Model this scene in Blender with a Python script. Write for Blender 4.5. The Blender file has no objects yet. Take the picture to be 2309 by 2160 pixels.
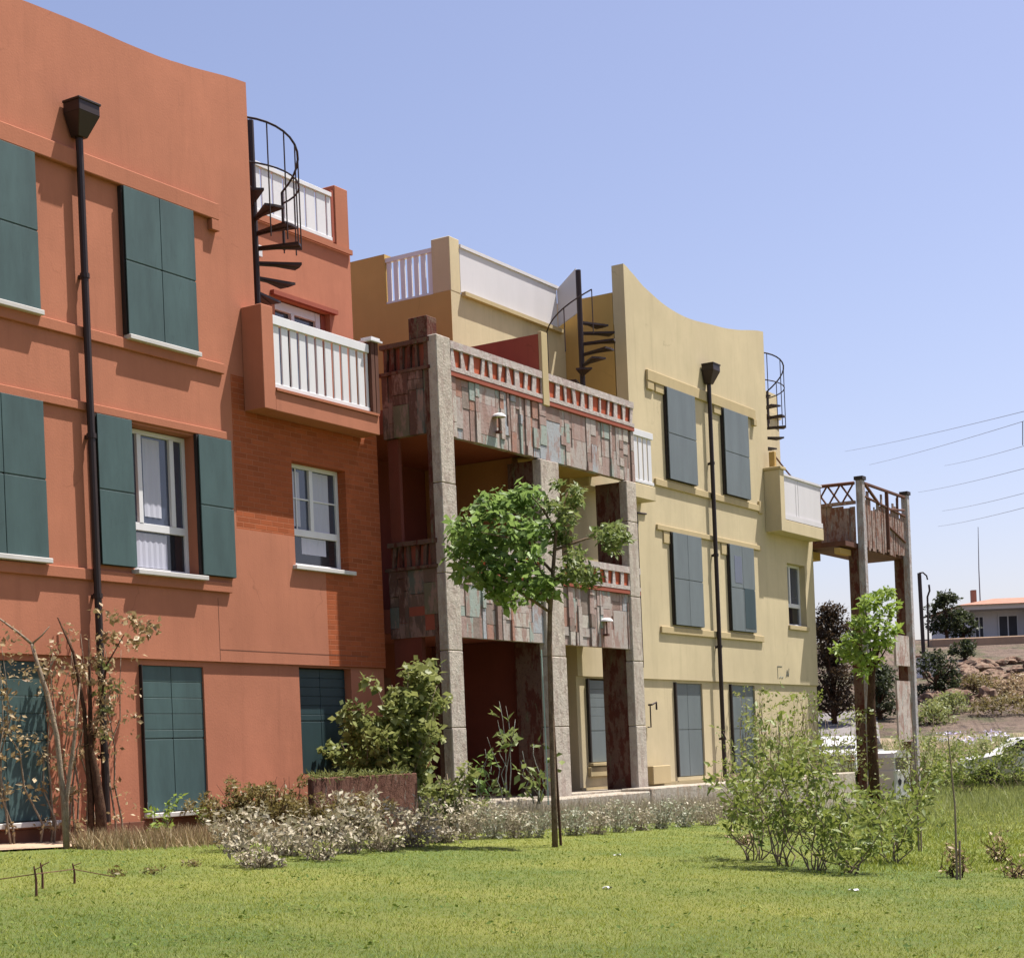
import bpy, bmesh, math, random
import numpy as np
from mathutils import Vector, Matrix

C = bpy.context.scene.collection
PI = math.pi
random.seed(7)
rng = np.random.default_rng(11)

# ------------------------------------------------------------------ frames
_l = math.hypot(.526, .850)
DX, DY = .526/_l, .850/_l            # direction along the row of houses
P0X, P0Y = -3.94, 23.1               # origin on the facade line
PHI = math.atan2(DY, DX)
EYE = 1.6
ROLL = math.radians(2.35)
FOC, CX, HY = 3800., 1154.5, 1708.

def W(s, n, h=0.0):
    return (P0X + DX*s + DY*n, P0Y + DY*s - DX*n, h)

def uvp(px, py):
    xc = (px-CX)/FOC; yc = (HY-py)/FOC
    return xc*math.cos(ROLL)+yc*math.sin(ROLL), -xc*math.sin(ROLL)+yc*math.cos(ROLL)

def at(px, py, y):
    u, v = uvp(px, py)
    return (u*y, y, v*y+EYE)

RY = [0, 46, 50, 54, 58, 66, 74, 84, 92, 100, 130, 200, 500, 4000]
RH = [0, 0, .3, .95, 1.75, 2.9, 4.0, 5.3, 6.6, 7.6, 8.7, 9.4, 10, 10]
def H(x, y):
    return .47 - .055*min(max(x, -9.0), 8.5) + float(np.interp(y, RY, RH))

def gp(px, py):
    """point of the lawn seen at a place of the picture"""
    u, v = uvp(px, py)
    y = 9.0
    while y < 200 and v*y+EYE > H(u*y, y): y += .02
    return (u*y, y, H(u*y, y))

# ------------------------------------------------------------------ colours
def lin(r, g, b):
    f = lambda c: c/12.92 if c <= .04045 else ((c+.055)/1.055)**2.4
    return (f(r/255), f(g/255), f(b/255), 1)

def new_mat(name):
    m = bpy.data.materials.new(name); m.use_nodes = True
    nt = m.node_tree; b = nt.nodes['Principled BSDF']
    return m, nt, b

def N(nt, kind, **kw):
    n = nt.nodes.new(kind)
    for k, v in kw.items():
        if k in n.inputs: n.inputs[k].default_value = v
        else: setattr(n, k, v)
    return n

def ramp(nt, src, stops):
    r = nt.nodes.new('ShaderNodeValToRGB')
    els = r.color_ramp.elements
    while len(els) < len(stops): els.new(.5)
    for e, (p, c) in zip(els, stops): e.position = p; e.color = c
    nt.links.new(src, r.inputs[0]); return r

def mixc(nt, fac, a, b, mode='MIX'):
    m = nt.nodes.new('ShaderNodeMix'); m.data_type = 'RGBA'; m.blend_type = mode
    for sock, v in ((m.inputs[0], fac), (m.inputs[6], a), (m.inputs[7], b)):
        if hasattr(v, 'links'): nt.links.new(v, sock)
        else: sock.default_value = v
    return m.outputs[2]

def coords(nt, scale=(1, 1, 1)):
    t = nt.nodes.new('ShaderNodeTexCoord'); mp = nt.nodes.new('ShaderNodeMapping')
    mp.inputs['Scale'].default_value = scale
    nt.links.new(t.outputs['Object'], mp.inputs[0]); return mp.outputs[0]

def noise(nt, vec, scale, detail=4, rough=.6):
    n = N(nt, 'ShaderNodeTexNoise', Scale=scale, Detail=detail, Roughness=rough)
    nt.links.new(vec, n.inputs['Vector']); return n.outputs['Fac']

def bump(nt, b, h, strength=.3, dist=.01):
    bp = N(nt, 'ShaderNodeBump', Strength=strength, Distance=dist)
    nt.links.new(h, bp.inputs['Height']); nt.links.new(bp.outputs[0], b.inputs['Normal'])

def scl(c, k): return (c[0]*k, c[1]*k, c[2]*k, 1)
KA = .77                              # one exposure scale for all painted and rendered surfaces

def plaster(name, col, var=.16, stain=.25, rough=.9, tint=None):
    m, nt, b = new_mat(name); col = scl(col, KA)
    v = coords(nt); vs = coords(nt, (1, 1, .18))
    big = noise(nt, v, .55, 5); fine = noise(nt, v, 38, 3); strk = noise(nt, vs, 2.3, 6, .7)
    t = tint or scl(col, 1-var)
    c = mixc(nt, ramp(nt, big, [(.32, (0, 0, 0, 1)), (.68, (1, 1, 1, 1))]).outputs[0], t, scl(col, 1+var*.35))
    st = ramp(nt, strk, [(.5, (0, 0, 0, 1)), (.78, (stain,)*3+(1,))]).outputs[0]
    c = mixc(nt, st, c, scl(col, .55))
    bl = ramp(nt, noise(nt, v, 1.7, 8, .72), [(.36, (0, 0, 0, 1)), (.66, (.5,)*3+(1,))]).outputs[0]
    c = mixc(nt, bl, c, scl(col, 1-var*.9))
    rain = ramp(nt, noise(nt, coords(nt, (1, 1, .06)), 6.5, 5, .7), [(.56, (0, 0, 0, 1)), (.80, (stain*1.3,)*3+(1,))]).outputs[0]
    c = mixc(nt, rain, c, scl(col, .62))
    vo = N(nt, 'ShaderNodeTexVoronoi', feature='DISTANCE_TO_EDGE', Scale=.55)
    wob = N(nt, 'ShaderNodeTexNoise', Scale=2.2, Detail=5.0); nt.links.new(v, wob.inputs['Vector'])
    nt.links.new(mixc(nt, .35, v, wob.outputs['Color']), vo.inputs['Vector'])
    ck = ramp(nt, vo.outputs['Distance'], [(0, (1, 1, 1, 1)), (.0035, (0, 0, 0, 1))]).outputs[0]
    ck = mixc(nt, 1, ck, ramp(nt, noise(nt, v, .8, 2), [(.55, (0, 0, 0, 1)), (.62, (.45,)*3+(1,))]).outputs[0], 'MULTIPLY')
    c = mixc(nt, ck, c, scl(col, .5))
    sp = ramp(nt, noise(nt, v, 9, 5, .7), [(.62, (0, 0, 0, 1)), (.75, (stain*.8,)*3+(1,))]).outputs[0]
    c = mixc(nt, sp, c, scl(col, .68))
    nt.links.new(c, b.inputs['Base Color']); b.inputs['Roughness'].default_value = rough
    b.inputs['Specular IOR Level'].default_value = .2
    bump(nt, b, fine, .35, .006)
    return m

def brick(name, col, mortar, scale=1, amt=1.0):
    m, nt, b = new_mat(name); col = scl(col, KA); mortar = scl(mortar, KA)
    t = nt.nodes.new('ShaderNodeTexCoord'); sep = nt.nodes.new('ShaderNodeSeparateXYZ'); cmb = nt.nodes.new('ShaderNodeCombineXYZ')
    nt.links.new(t.outputs['Object'], sep.inputs[0])
    add = N(nt, 'ShaderNodeMath', operation='ADD')
    nt.links.new(sep.outputs[0], add.inputs[0]); nt.links.new(sep.outputs[1], add.inputs[1])
    nt.links.new(add.outputs[0], cmb.inputs[0]); nt.links.new(sep.outputs[2], cmb.inputs[1])
    br = N(nt, 'ShaderNodeTexBrick', Scale=1.0)
    br.inputs['Brick Width'].default_value = .25; br.inputs['Row Height'].default_value = .075
    br.inputs['Mortar Size'].default_value = .006; br.inputs['Mortar Smooth'].default_value = .4
    br.inputs['Color1'].default_value = col; br.inputs['Color2'].default_value = scl(col, .62); br.inputs['Mortar'].default_value = mortar
    nt.links.new(cmb.outputs[0], br.inputs['Vector'])
    v = coords(nt)
    c = mixc(nt, ramp(nt, noise(nt, v, 1.1, 6, .7), [(.35, (0, 0, 0, 1)), (.75, (1, 1, 1, 1))]).outputs[0], br.outputs['Color'], scl(col, .82))
    c = mixc(nt, 1-amt, c, col)
    nt.links.new(c, b.inputs['Base Color']); b.inputs['Roughness'].default_value = .92
    b.inputs['Specular IOR Level'].default_value = .15
    inv = N(nt, 'ShaderNodeMath', operation='SUBTRACT'); inv.inputs[0].default_value = 1
    nt.links.new(br.outputs['Fac'], inv.inputs[1]); bump(nt, b, inv.outputs[0], .9*amt, .012)
    return m

def paint(name, col, rough=.5, var=.1, metal=0, streak=.15):
    m, nt, b = new_mat(name); col = scl(col, KA)
    v = coords(nt, (1, 1, .25))
    c = mixc(nt, ramp(nt, noise(nt, v, 3.0, 6, .65), [(.35, (0, 0, 0, 1)), (.72, (1, 1, 1, 1))]).outputs[0], scl(col, 1-var), scl(col, 1+var))
    c = mixc(nt, ramp(nt, noise(nt, v, 14, 4, .7), [(.58, (0, 0, 0, 1)), (.75, (streak,)*3+(1,))]).outputs[0], c, scl(col, .5))
    oi = nt.nodes.new('ShaderNodeObjectInfo')
    c = mixc(nt, ramp(nt, oi.outputs['Random'], [(0, (0, 0, 0, 1)), (1, (.22,)*3+(1,))]).outputs[0], c, scl(col, .7))
    nt.links.new(c, b.inputs['Base Color']); b.inputs['Roughness'].default_value = rough
    b.inputs['Metallic'].default_value = metal
    b.inputs['Specular IOR Level'].default_value = .35
    bump(nt, b, noise(nt, coords(nt), 60, 2), .1, .002)
    return m

def weathered(name, base, patch, accent, s=1.0, dark=None):
    """old rendered masonry: render gone in vertical patches, lichen"""
    m, nt, b = new_mat(name); base, patch, accent = (scl(q, KA*1.04) for q in (base, patch, accent))
    v = coords(nt); vv = coords(nt, (1, 1, .38))
    c = mixc(nt, ramp(nt, noise(nt, v, 2.2*s, 6, .7), [(.3, (0, 0, 0, 1)), (.7, (1, 1, 1, 1))]).outputs[0], scl(base, .78), scl(base, 1.12))
    f1 = ramp(nt, noise(nt, vv, 4.2*s, 7, .72), [(.50, (0, 0, 0, 1)), (.56, (1, 1, 1, 1))]).outputs[0]
    c = mixc(nt, f1, c, patch)
    f2 = ramp(nt, noise(nt, coords(nt, (1, 1, .25)), 7.5*s, 5, .6), [(.60, (0, 0, 0, 1)), (.66, (.75,)*3+(1,))]).outputs[0]
    c = mixc(nt, f2, c, accent)
    f3 = ramp(nt, noise(nt, v, 17*s, 6, .75), [(.56, (0, 0, 0, 1)), (.66, (.7,)*3+(1,))]).outputs[0]
    c = mixc(nt, f3, c, dark or scl(patch, .4))
    nt.links.new(c, b.inputs['Base Color']); b.inputs['Roughness'].default_value = .95
    b.inputs['Specular IOR Level'].default_value = .1
    bump(nt, b, noise(nt, v, 13, 8, .75), .9, .03)
    return m

def glass(name, col, rough=.06):
    m, nt, b = new_mat(name)
    v = coords(nt)
    c = mixc(nt, noise(nt, v, 1.6, 3), scl(col, .6), scl(col, 1.3))
    nt.links.new(c, b.inputs['Base Color'])
    b.inputs['Roughness'].default_value = rough; b.inputs['Specular IOR Level'].default_value = .7
    return m

def leafmat(name, a, b_, trans=.35, rough=.5):
    m = bpy.data.materials.new(name); m.use_nodes = True; nt = m.node_tree
    pb = nt.nodes['Principled BSDF']; a = scl(a, .85); b_ = scl(b_, .85)
    at_ = nt.nodes.new('ShaderNodeAttribute'); at_.attribute_name = 'tint'
    col = mixc(nt, at_.outputs['Fac'], a, b_)
    nt.links.new(col, pb.inputs['Base Color']); pb.inputs['Roughness'].default_value = rough
    pb.inputs['Specular IOR Level'].default_value = .3
    tr = nt.nodes.new('ShaderNodeBsdfTranslucent'); nt.links.new(mixc(nt, .5, col, b_), tr.inputs[0])
    mx = nt.nodes.new('ShaderNodeMixShader'); mx.inputs[0].default_value = trans
    nt.links.new(pb.outputs[0], mx.inputs[1]); nt.links.new(tr.outputs[0], mx.inputs[2])
    nt.links.new(mx.outputs[0], nt.nodes['Material Output'].inputs[0])
    return m

def block_mat(name, stops, wash):
    m, nt, b = new_mat(name)
    at_ = nt.nodes.new('ShaderNodeAttribute'); at_.attribute_name = 'tint'
    r = ramp(nt, at_.outputs['Fac'], [(p, scl(c, KA)) for p, c in stops]); r.color_ramp.interpolation = 'CONSTANT'
    v = coords(nt); c = r.outputs[0]
    c = mixc(nt, ramp(nt, noise(nt, v, 5, 6, .7), [(.35, (0, 0, 0, 1)), (.7, (.45,)*3+(1,))]).outputs[0], c, wash)
    c = mixc(nt, ramp(nt, noise(nt, coords(nt, (1, 1, .3)), 5.5, 7, .7), [(.50, (0, 0, 0, 1)), (.57, (.85,)*3+(1,))]).outputs[0], c, (.24, .145, .12, 1))
    c = mixc(nt, ramp(nt, noise(nt, v, 19, 6, .75), [(.57, (0, 0, 0, 1)), (.68, (.75,)*3+(1,))]).outputs[0], c, (.14, .085, .07, 1))
    nt.links.new(c, b.inputs['Base Color']); b.inputs['Roughness'].default_value = .9
    bump(nt, b, noise(nt, v, 20, 6, .7), .6, .015); return m
BLOCKS = [(0, (.42, .37, .34, 1)), (.18, (.36, .25, .22, 1)), (.34, (.31, .39, .35, 1)), (.46, (.47, .41, .37, 1)), (.58, (.24, .145, .115, 1)), (.70, (.36, .40, .44, 1)), (.78, (.52, .48, .42, 1)), (.86, (.36, .15, .09, 1)), (.93, (.20, .15, .12, 1))]
SHADE_BLOCKS = [(0, (.13, .08, .06, 1)), (.3, (.12, .05, .035, 1)), (.55, (.17, .16, .10, 1)), (.72, (.16, .10, .075, 1)), (.88, (.12, .14, .12, 1))]  # darkened stone colours for the porch's shaded left side
TERRA = (.515, .20, .118, 1); YELL = (.665, .56, .36, 1)
M = dict(
    terra=plaster('terracotta render', TERRA, .19, .40),
    terra_brick_shade=brick('shaded terracotta brick', (.43, .112, .042, 1), (.50, .20, .11, 1), amt=.85),  # brick pattern; the bay's shade is put into its redder, darker colour
    terra_trim=plaster('terracotta trim', (.46, .175, .10, 1), .12, .25),
    yellow=plaster('ochre cream render', YELL, .15, .40),
    yellow_trim=plaster('cream trim', (.55, .44, .25, 1), .1, .25),
    ochre=plaster('yellow render with shade', (.56, .37, .13, 1), .12, .16),  # yellow render with the shade of its side faces put into the colour
    shutter_teal=paint('teal shutter paint', (.060, .108, .108, 1), .55, .22, streak=.4),
    shutter_shade=paint('shaded teal shutter paint', (.03, .062, .07, 1), .5, .15),  # teal darkened in colour for the shutter standing in shade
    shutter_grey=paint('slate shutter paint', (.15, .18, .19, 1), .5, .12, streak=.25),
    shutter_edge_shade=paint('shaded shutter edge', (.03, .022, .02, 1), .6, .1),  # near-black colour paints the shade on the shutters' side edges
    white=paint('white paint', (.78, .78, .80, 1), .45, .05, streak=.12),
    offwhite=paint('off white panel paint', (.72, .70, .72, 1), .5, .04, streak=.08),
    stone_sill=paint('pale sill stone', (.62, .60, .58, 1), .6, .08),
    pipe=paint('dark brown pipe metal', (.030, .016, .013, 1), .45, .2),
    iron=paint('dark iron', (.035, .018, .016, 1), .5, .2),
    rust=paint('rusty brown wood', (.13, .05, .03, 1), .8, .3, streak=.5),
    glass=glass('window glass', (.05, .06, .09, 1)),
    glass_dark=glass('dark window glass', (.02, .02, .025, 1)),
    curtain=paint('white curtain', (.55, .56, .66, 1), .9, .06, streak=.0),
    curtain_blue=paint('pale blue curtain', (.35, .48, .66, 1), .9, .06, streak=.0),
    red_wall=plaster('brick red render', (.36, .10, .065, 1), .15, .3),
    red_paint=paint('orange red board', (.50, .10, .035, 1), .7, .25, streak=.4),
    brown_wall=plaster('brown ochre render', (.46, .23, .085, 1), .2, .3),
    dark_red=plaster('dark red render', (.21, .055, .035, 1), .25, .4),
    porch=weathered('flaking grey render', (.54, .47, .43, 1), (.36, .235, .20, 1), (.44, .52, .48, 1), 1.0, dark=(.20, .12, .10, 1)),
    porch_post=weathered('grey weathered post', (.55, .49, .42, 1), (.43, .36, .31, 1), (.48, .45, .39, 1), 1.6, dark=(.2, .16, .13, 1)),
    porch_block=None,
    porch_side_shade=weathered('shaded flaking render', (.17, .10, .075, 1), (.11, .035, .025, 1), (.16, .16, .10, 1), 1.4),  # porch render darkened to carry the shade of the side faces
    porch_rail=weathered('pale grey rail', (.56, .50, .47, 1), (.47, .38, .36, 1), (.50, .47, .44, 1), 2.5, dark=(.3, .22, .2, 1)),
    tower=weathered('rust streaked boards', (.33, .25, .22, 1), (.22, .11, .08, 1), (.40, .46, .46, 1), 2.0),
    tower_post=weathered('grey timber post', (.46, .44, .45, 1), (.36, .29, .27, 1), (.42, .46, .50, 1), 2.0),
    podium=weathered('lichen grey garden wall', (.48, .43, .36, 1), (.38, .31, .24, 1), (.40, .40, .33, 1), 1.6, dark=(.16, .13, .09, 1)),
    plinth=plaster('brown plinth render', (.20, .085, .055, 1), .25, .5),
    planter=weathered('stained red planter wall', (.17, .085, .062, 1), (.12, .055, .04, 1), (.22, .18, .15, 1), 1.6),
    roof_tile=paint('orange roof tile', (.42, .20, .13, 1), .8, .25, streak=.3),
    house_white=plaster('pale house render', (.74, .73, .76, 1), .08, .2),
    house_dark=paint('dark opening', (.05, .05, .06, 1), .6, .2),
    bark=weathered('pale bark', (.34, .27, .20, 1), (.24, .17, .12, 1), (.28, .26, .19, 1), 6),
    bark_mid=weathered('brown grey bark', (.22, .155, .105, 1), (.14, .09, .06, 1), (.21, .19, .13, 1), 6),
    bark_dark=weathered('dark bark', (.10, .055, .035, 1), (.06, .03, .02, 1), (.12, .09, .05, 1), 6),
    bark_grey=weathered('grey green bark', (.30, .32, .28, 1), (.22, .19, .15, 1), (.30, .36, .33, 1), 6),
    tape=paint('pale green tie tape', (.36, .50, .46, 1), .5, .1),
    steel=paint('grey steel', (.25, .26, .28, 1), .5, .1, metal=.3),
    rock=weathered('bank rock', (.27, .19, .14, 1), (.17, .10, .07, 1), (.27, .25, .17, 1), 1.2),
    black=paint('black mark paint', (.02, .02, .02, 1), .6, .1),
    tank_white=paint('white plastic', (.84, .82, .82, 1), .4, .06),
)
M['porch_block'] = block_mat('patchwork porch stone', BLOCKS, (.30, .255, .23, 1)); M['porch_block_shade'] = block_mat('shaded patchwork stone', SHADE_BLOCKS, (.10, .06, .045, 1))
L = dict(
    tree=leafmat('fresh tree leaf', (.06, .135, .025, 1), (.30, .42, .12, 1), .42),
    tree_pale=leafmat('pale tree leaf', (.09, .15, .03, 1), (.26, .30, .10, 1)),
    bright=leafmat('bright citrus leaf', (.10, .20, .022, 1), (.34, .44, .085, 1)),
    bush=leafmat('dusty bush leaf', (.085, .125, .03, 1), (.36, .38, .13, 1)),
    olive=leafmat('olive brown leaf', (.13, .085, .025, 1), (.26, .22, .08, 1)),
    dry=leafmat('bleached dry leaf', (.20, .155, .085, 1), (.56, .51, .38, 1), .2),
    rusty=leafmat('dead vine leaf', (.20, .11, .045, 1), (.50, .40, .22, 1), .2),
    dark=leafmat('dark evergreen leaf', (.018, .030, .012, 1), (.07, .085, .035, 1)),
    maroon=leafmat('dark maroon leaf', (.022, .016, .009, 1), (.085, .055, .03, 1)),
    sage=leafmat('sage grey leaf', (.16, .17, .10, 1), (.44, .45, .33, 1), .2),
    dull=leafmat('dull weed leaf', (.05, .10, .012, 1), (.16, .22, .03, 1), .2, .8),
    garden=leafmat('garden shrub leaf', (.09, .145, .022, 1), (.30, .34, .08, 1)),
    flower=leafmat('lilac white flower', (.50, .42, .72, 1), (.80, .78, .84, 1), .2),
    grass=leafmat('lawn blade', (.085, .165, .012, 1), (.35, .365, .045, 1), .3, .6),
)

# ------------------------------------------------------------------ objects
def tag(o, label=None, cat=None, group=None, kind=None):
    if label: o['label'] = label
    if cat: o['category'] = cat
    if group: o['group'] = group
    if kind: o['kind'] = kind
    return o

class Root:
    """an Empty at a thing's base; fac=True: parts are given in facade coordinates (s, n, h)"""
    def __init__(self, name, base, label, cat, group=None, fac=True, rot=0):
        o = bpy.data.objects.new(name, None); C.objects.link(o)
        o.empty_display_size = .3
        self.o = o; self.fac = fac; self.base = base
        if fac: o.location = W(*base); o.rotation_euler = (0, 0, PHI)
        else: o.location = base; o.rotation_euler = (0, 0, rot)
        tag(o, label, cat, group)
    def f(self, p):
        b = self.base
        if self.fac: return (p[0]-b[0], -(p[1]-b[1]), p[2]-b[2])
        return p

class MB:
    def __init__(self): self.v = []; self.f = []
    def add(self, vs, fs):
        k = len(self.v); self.v += [tuple(map(float, p)) for p in vs]; self.f += [tuple(i+k for i in f) for f in fs]; return self
    def box(self, a0, a1, b0, b1, c0, c1):
        return self.add([(a, b, c) for a in (a0, a1) for b in (b0, b1) for c in (c0, c1)],
            [(0, 1, 3, 2), (4, 6, 7, 5), (0, 4, 5, 1), (2, 3, 7, 6), (0, 2, 6, 4), (1, 5, 7, 3)])
    def tube(self, pts, r, k=8, cap=True):
        pts = [Vector(p) for p in pts]; n = len(pts)
        rs = r if isinstance(r, (list, tuple)) else [r]*n
        vs = []; up = None
        for i, p in enumerate(pts):
            t = (pts[min(i+1, n-1)]-pts[max(i-1, 0)]).normalized()
            a = Vector((0, 0, 1)) if abs(t.z) < .9 else Vector((1, 0, 0))
            if up is not None: a = up
            x = (a - t*a.dot(t)).normalized(); up = x; y = t.cross(x)
            for j in range(k):
                q = 2*PI*j/k; vs.append(p+(x*math.cos(q)+y*math.sin(q))*rs[i])
        fs = [(i*k+j, i*k+(j+1) % k, (i+1)*k+(j+1) % k, (i+1)*k+j) for i in range(n-1) for j in range(k)]
        if cap: fs += [tuple(range(k-1, -1, -1)), tuple(range((n-1)*k, n*k))]
        return self.add(vs, fs)
    def prism(self, poly, axis, c0, c1):
        """polygon in two coordinates, pushed along the third (axis 0,1,2)"""
        n = len(poly); vs = []
        for c in (c0, c1):
            for (a, b) in poly:
                p = [a, b]; p.insert(axis, c); vs.append(p)
        fs = [tuple(range(n)), tuple(range(2*n-1, n-1, -1))] + [(i, (i+1) % n, n+(i+1) % n, n+i) for i in range(n)]
        return self.add(vs, fs)
    def obj(self, name, mat, root, parent=None, bevel=0, smooth=False, kind=None, label=None):
        me = bpy.data.meshes.new(name)
        vs = [root.f(p) for p in self.v] if root else self.v
        bm = bmesh.new()
        bv = [bm.verts.new(p) for p in vs]
        for f in self.f:
            try: bm.faces.new([bv[i] for i in f])
            except ValueError: pass
        bmesh.ops.recalc_face_normals(bm, faces=bm.faces)
        if bevel:
            es = [e for e in bm.edges if len(e.link_faces) == 2 and e.calc_face_angle(0) > .6]
            bmesh.ops.bevel(bm, geom=es, offset=bevel, segments=1, affect='EDGES', clamp_overlap=True)
        if smooth:
            for f in bm.faces: f.smooth = True
        bm.to_mesh(me); bm.free()
        me.materials.append(mat)
        o = bpy.data.objects.new(name, me); C.objects.link(o)
        p = parent if parent is not None else (root.o if root else None)
        if p is not None: o.parent = p
        if kind: o['kind'] = kind
        if label: o['label'] = label
        return o

def wall_cells(mb, s0, s1, h0, h1, holes, n, thick, top=None):
    """wall face with openings: holes = (s0,s1,h0,h1). Front, back and reveals as one sheet"""
    ss = sorted({s0, s1, *[x for o in holes for x in o[:2] if s0 < x < s1]})
    hs = sorted({h0, h1, *[x for o in holes for x in o[2:] if h0 < x < h1]})
    def solid(i, j):
        if i < 0 or j < 0 or i >= len(ss)-1 or j >= len(hs)-1: return False
        a = (ss[i]+ss[i+1])/2; b = (hs[j]+hs[j+1])/2
        return not any(o[0] < a < o[1] and o[2] < b < o[3] for o in holes)
    nb = n-thick
    for i in range(len(ss)-1):
        for j in range(len(hs)-1):
            if not solid(i, j): continue
            a0, a1, b0, b1 = ss[i], ss[i+1], hs[j], hs[j+1]
            mb.add([(a0, n, b0), (a1, n, b0), (a1, n, b1), (a0, n, b1)], [(0, 1, 2, 3)])
            mb.add([(a0, nb, b0), (a1, nb, b0), (a1, nb, b1), (a0, nb, b1)], [(3, 2, 1, 0)])
            for (di, dj, p, q) in ((-1, 0, (a0, b0), (a0, b1)), (1, 0, (a1, b1), (a1, b0)), (0, -1, (a1, b0), (a0, b0)), (0, 1, (a0, b1), (a1, b1))):
                if not solid(i+di, j+dj):
                    mb.add([(p[0], n, p[1]), (q[0], n, q[1]), (q[0], nb, q[1]), (p[0], nb, p[1])], [(0, 1, 2, 3)])
    return mb

def wobj(mb, name, mat, root, parent=None):
    me_o = mb.obj(name, mat, root, parent)
    bm = bmesh.new(); bm.from_mesh(me_o.data)
    bmesh.ops.remove_doubles(bm, verts=bm.verts, dist=.0005)
    bmesh.ops.recalc_face_normals(bm, faces=bm.faces)
    bm.to_mesh(me_o.data); bm.free()
    return me_o

# ------------------------------------------------------------------ leaves
def leaves(name, pts, size, mat, parent, root=None, aspect=.55, up=.5, droop=0., sizevar=.6, fold=.25, kind=None, dirs=None):
    pts = np.asarray(pts, float); n = len(pts)
    nor = rng.normal(size=(n, 3)); nor[:, 2] = np.abs(nor[:, 2])+up; nor /= np.linalg.norm(nor, axis=1)[:, None]
    d = rng.normal(size=(n, 3)) if dirs is None else np.asarray(dirs)+rng.normal(size=(n, 3))*.45
    d[:, 2] -= droop
    d -= nor*(d*nor).sum(1)[:, None]; d /= np.linalg.norm(d, axis=1)[:, None]+1e-9
    w = np.cross(nor, d)
    L_ = (size*(1+sizevar*rng.uniform(-1, 1, n)))[:, None]
    b = pts; tip = pts+d*L_; mid = pts+d*L_*.45
    wl = mid+w*L_*aspect*.5+nor*L_*fold*.3; wr = mid-w*L_*aspect*.5+nor*L_*fold*.3
    v = np.stack([b, wr, tip, wl], 1).reshape(-1, 3)
    k = np.arange(n)*4
    tri = np.stack([np.stack([k, k+1, k+2], 1), np.stack([k, k+2, k+3], 1)], 1).reshape(-1)
    me = bpy.data.meshes.new(name)
    me.vertices.add(len(v)); me.vertices.foreach_set('co', v.astype(np.float32).ravel())
    me.loops.add(len(tri)); me.loops.foreach_set('vertex_index', tri.astype(np.int32))
    nf = len(tri)//3; me.polygons.add(nf)
    me.polygons.foreach_set('loop_start', np.arange(nf, dtype=np.int32)*3)
    me.update(calc_edges=True)
    a = me.attributes.new('tint', 'FLOAT', 'POINT')
    a.data.foreach_set('value', np.repeat(np.clip(rng.beta(1.6, 1.8, n), 0, 1), 4).astype(np.float32))
    me.materials.append(mat)
    o = bpy.data.objects.new(name, me); C.objects.link(o)
    if parent is not None: o.parent = parent
    if kind: o['kind'] = kind
    return o

def clumps(centres, per, spread, flat=.75):
    out = []
    for c, k in centres:
        m = max(3, int(per*k))
        r = rng.normal(size=(m, 3)); r /= np.linalg.norm(r, axis=1)[:, None]
        r *= (rng.uniform(.25, 1, m)**.6*spread*k**.5)[:, None]; r[:, 2] *= flat
        out.append(r+np.asarray(c))
    return np.concatenate(out)

def limb(mb, p, q, r0, r1, wob=.05, n=6, k=7):
    p = Vector(p); q = Vector(q); pts = []; rs = []
    for i in range(n):
        t = i/(n-1); w = wob*math.sin(PI*t)
        pts.append(p.lerp(q, t)+Vector((random.uniform(-w, w), random.uniform(-w, w), random.uniform(-w, w)*.5))); rs.append(r0+(r1-r0)*t)
    mb.tube(pts, rs, k); return pts

def shrub(name, base, label, cat, ht, rad, leaf, mat, nst, per, nclump, barkm, group=None, spread=.16, low=.15, leafname='foliage', aspect=.5, flat=.8, up=.4, lean=(0, 0), wob=.08, stemr=.014):
    """many stemmed shrub: stems fan out, leaf clumps sit on stems and tips"""
    R = Root(name, base, label, cat, group, fac=False)
    mb = MB(); cs = []
    for i in range(nst):
        a = 2*PI*(i+random.random()*.8)/nst; rr = rad*math.sqrt(random.uniform(.05, 1)); hh = ht*random.uniform(.6, 1)*(1-.25*(rr/rad)**2)
        p0 = (random.uniform(-.1, .1)*rad*1.5, random.uniform(-.1, .1)*rad*1.5, -.05)
        p1 = (math.cos(a)*rr+lean[0], math.sin(a)*rr+lean[1], hh)
        pts = limb(mb, p0, p1, stemr, stemr*.3, wob, 7, 5)
        for j in range(max(1, nclump//nst)):
            t = random.uniform(low, 1.0); q = pts[min(6, int(t*6.99))]
            cs.append(((q.x+random.gauss(0, .35)*spread, q.y+random.gauss(0, .35)*spread, max(.05, q.z+random.gauss(0, .3)*spread)), random.uniform(.5, 1.3)))
    mb.obj('stems', barkm, R, smooth=True)
    leaves(leafname, clumps(cs, per, spread, flat), leaf, mat, R.o, aspect=aspect, up=up)
    return R

# ------------------------------------------------------------------ building pieces
def shutter(R, s0, s1, h0, h1, n, mat, nleaf=2, rails=(.5,), louvre=0, parent=None):
    wd = (s1-s0)/nleaf
    for i in range(nleaf):
        a, b = s0+i*wd+.004, s0+(i+1)*wd-.004
        mb = MB().box(a+.012, b-.012, n-.03, n-.012, h0+.012, h1-.012)
        hh = [h0, *[h0+(h1-h0)*r for r in rails], *[h0+(h1-h0)*(.56+.44*j/louvre) for j in range(louvre)], h1]
        hh.sort(); mid = {h0+(h1-h0)*r for r in rails}
        for k in range(len(hh)-1):
            g0 = .010 if hh[k] in mid else .004; g1 = .010 if hh[k+1] in mid else .004
            mb.box(a, b, n-.011, n-(0 if k % 2 else .0015), hh[k]+g0, hh[k+1]-g1)
        sh = mb.obj('shutter', mat, R, parent, bevel=.003)

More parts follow.
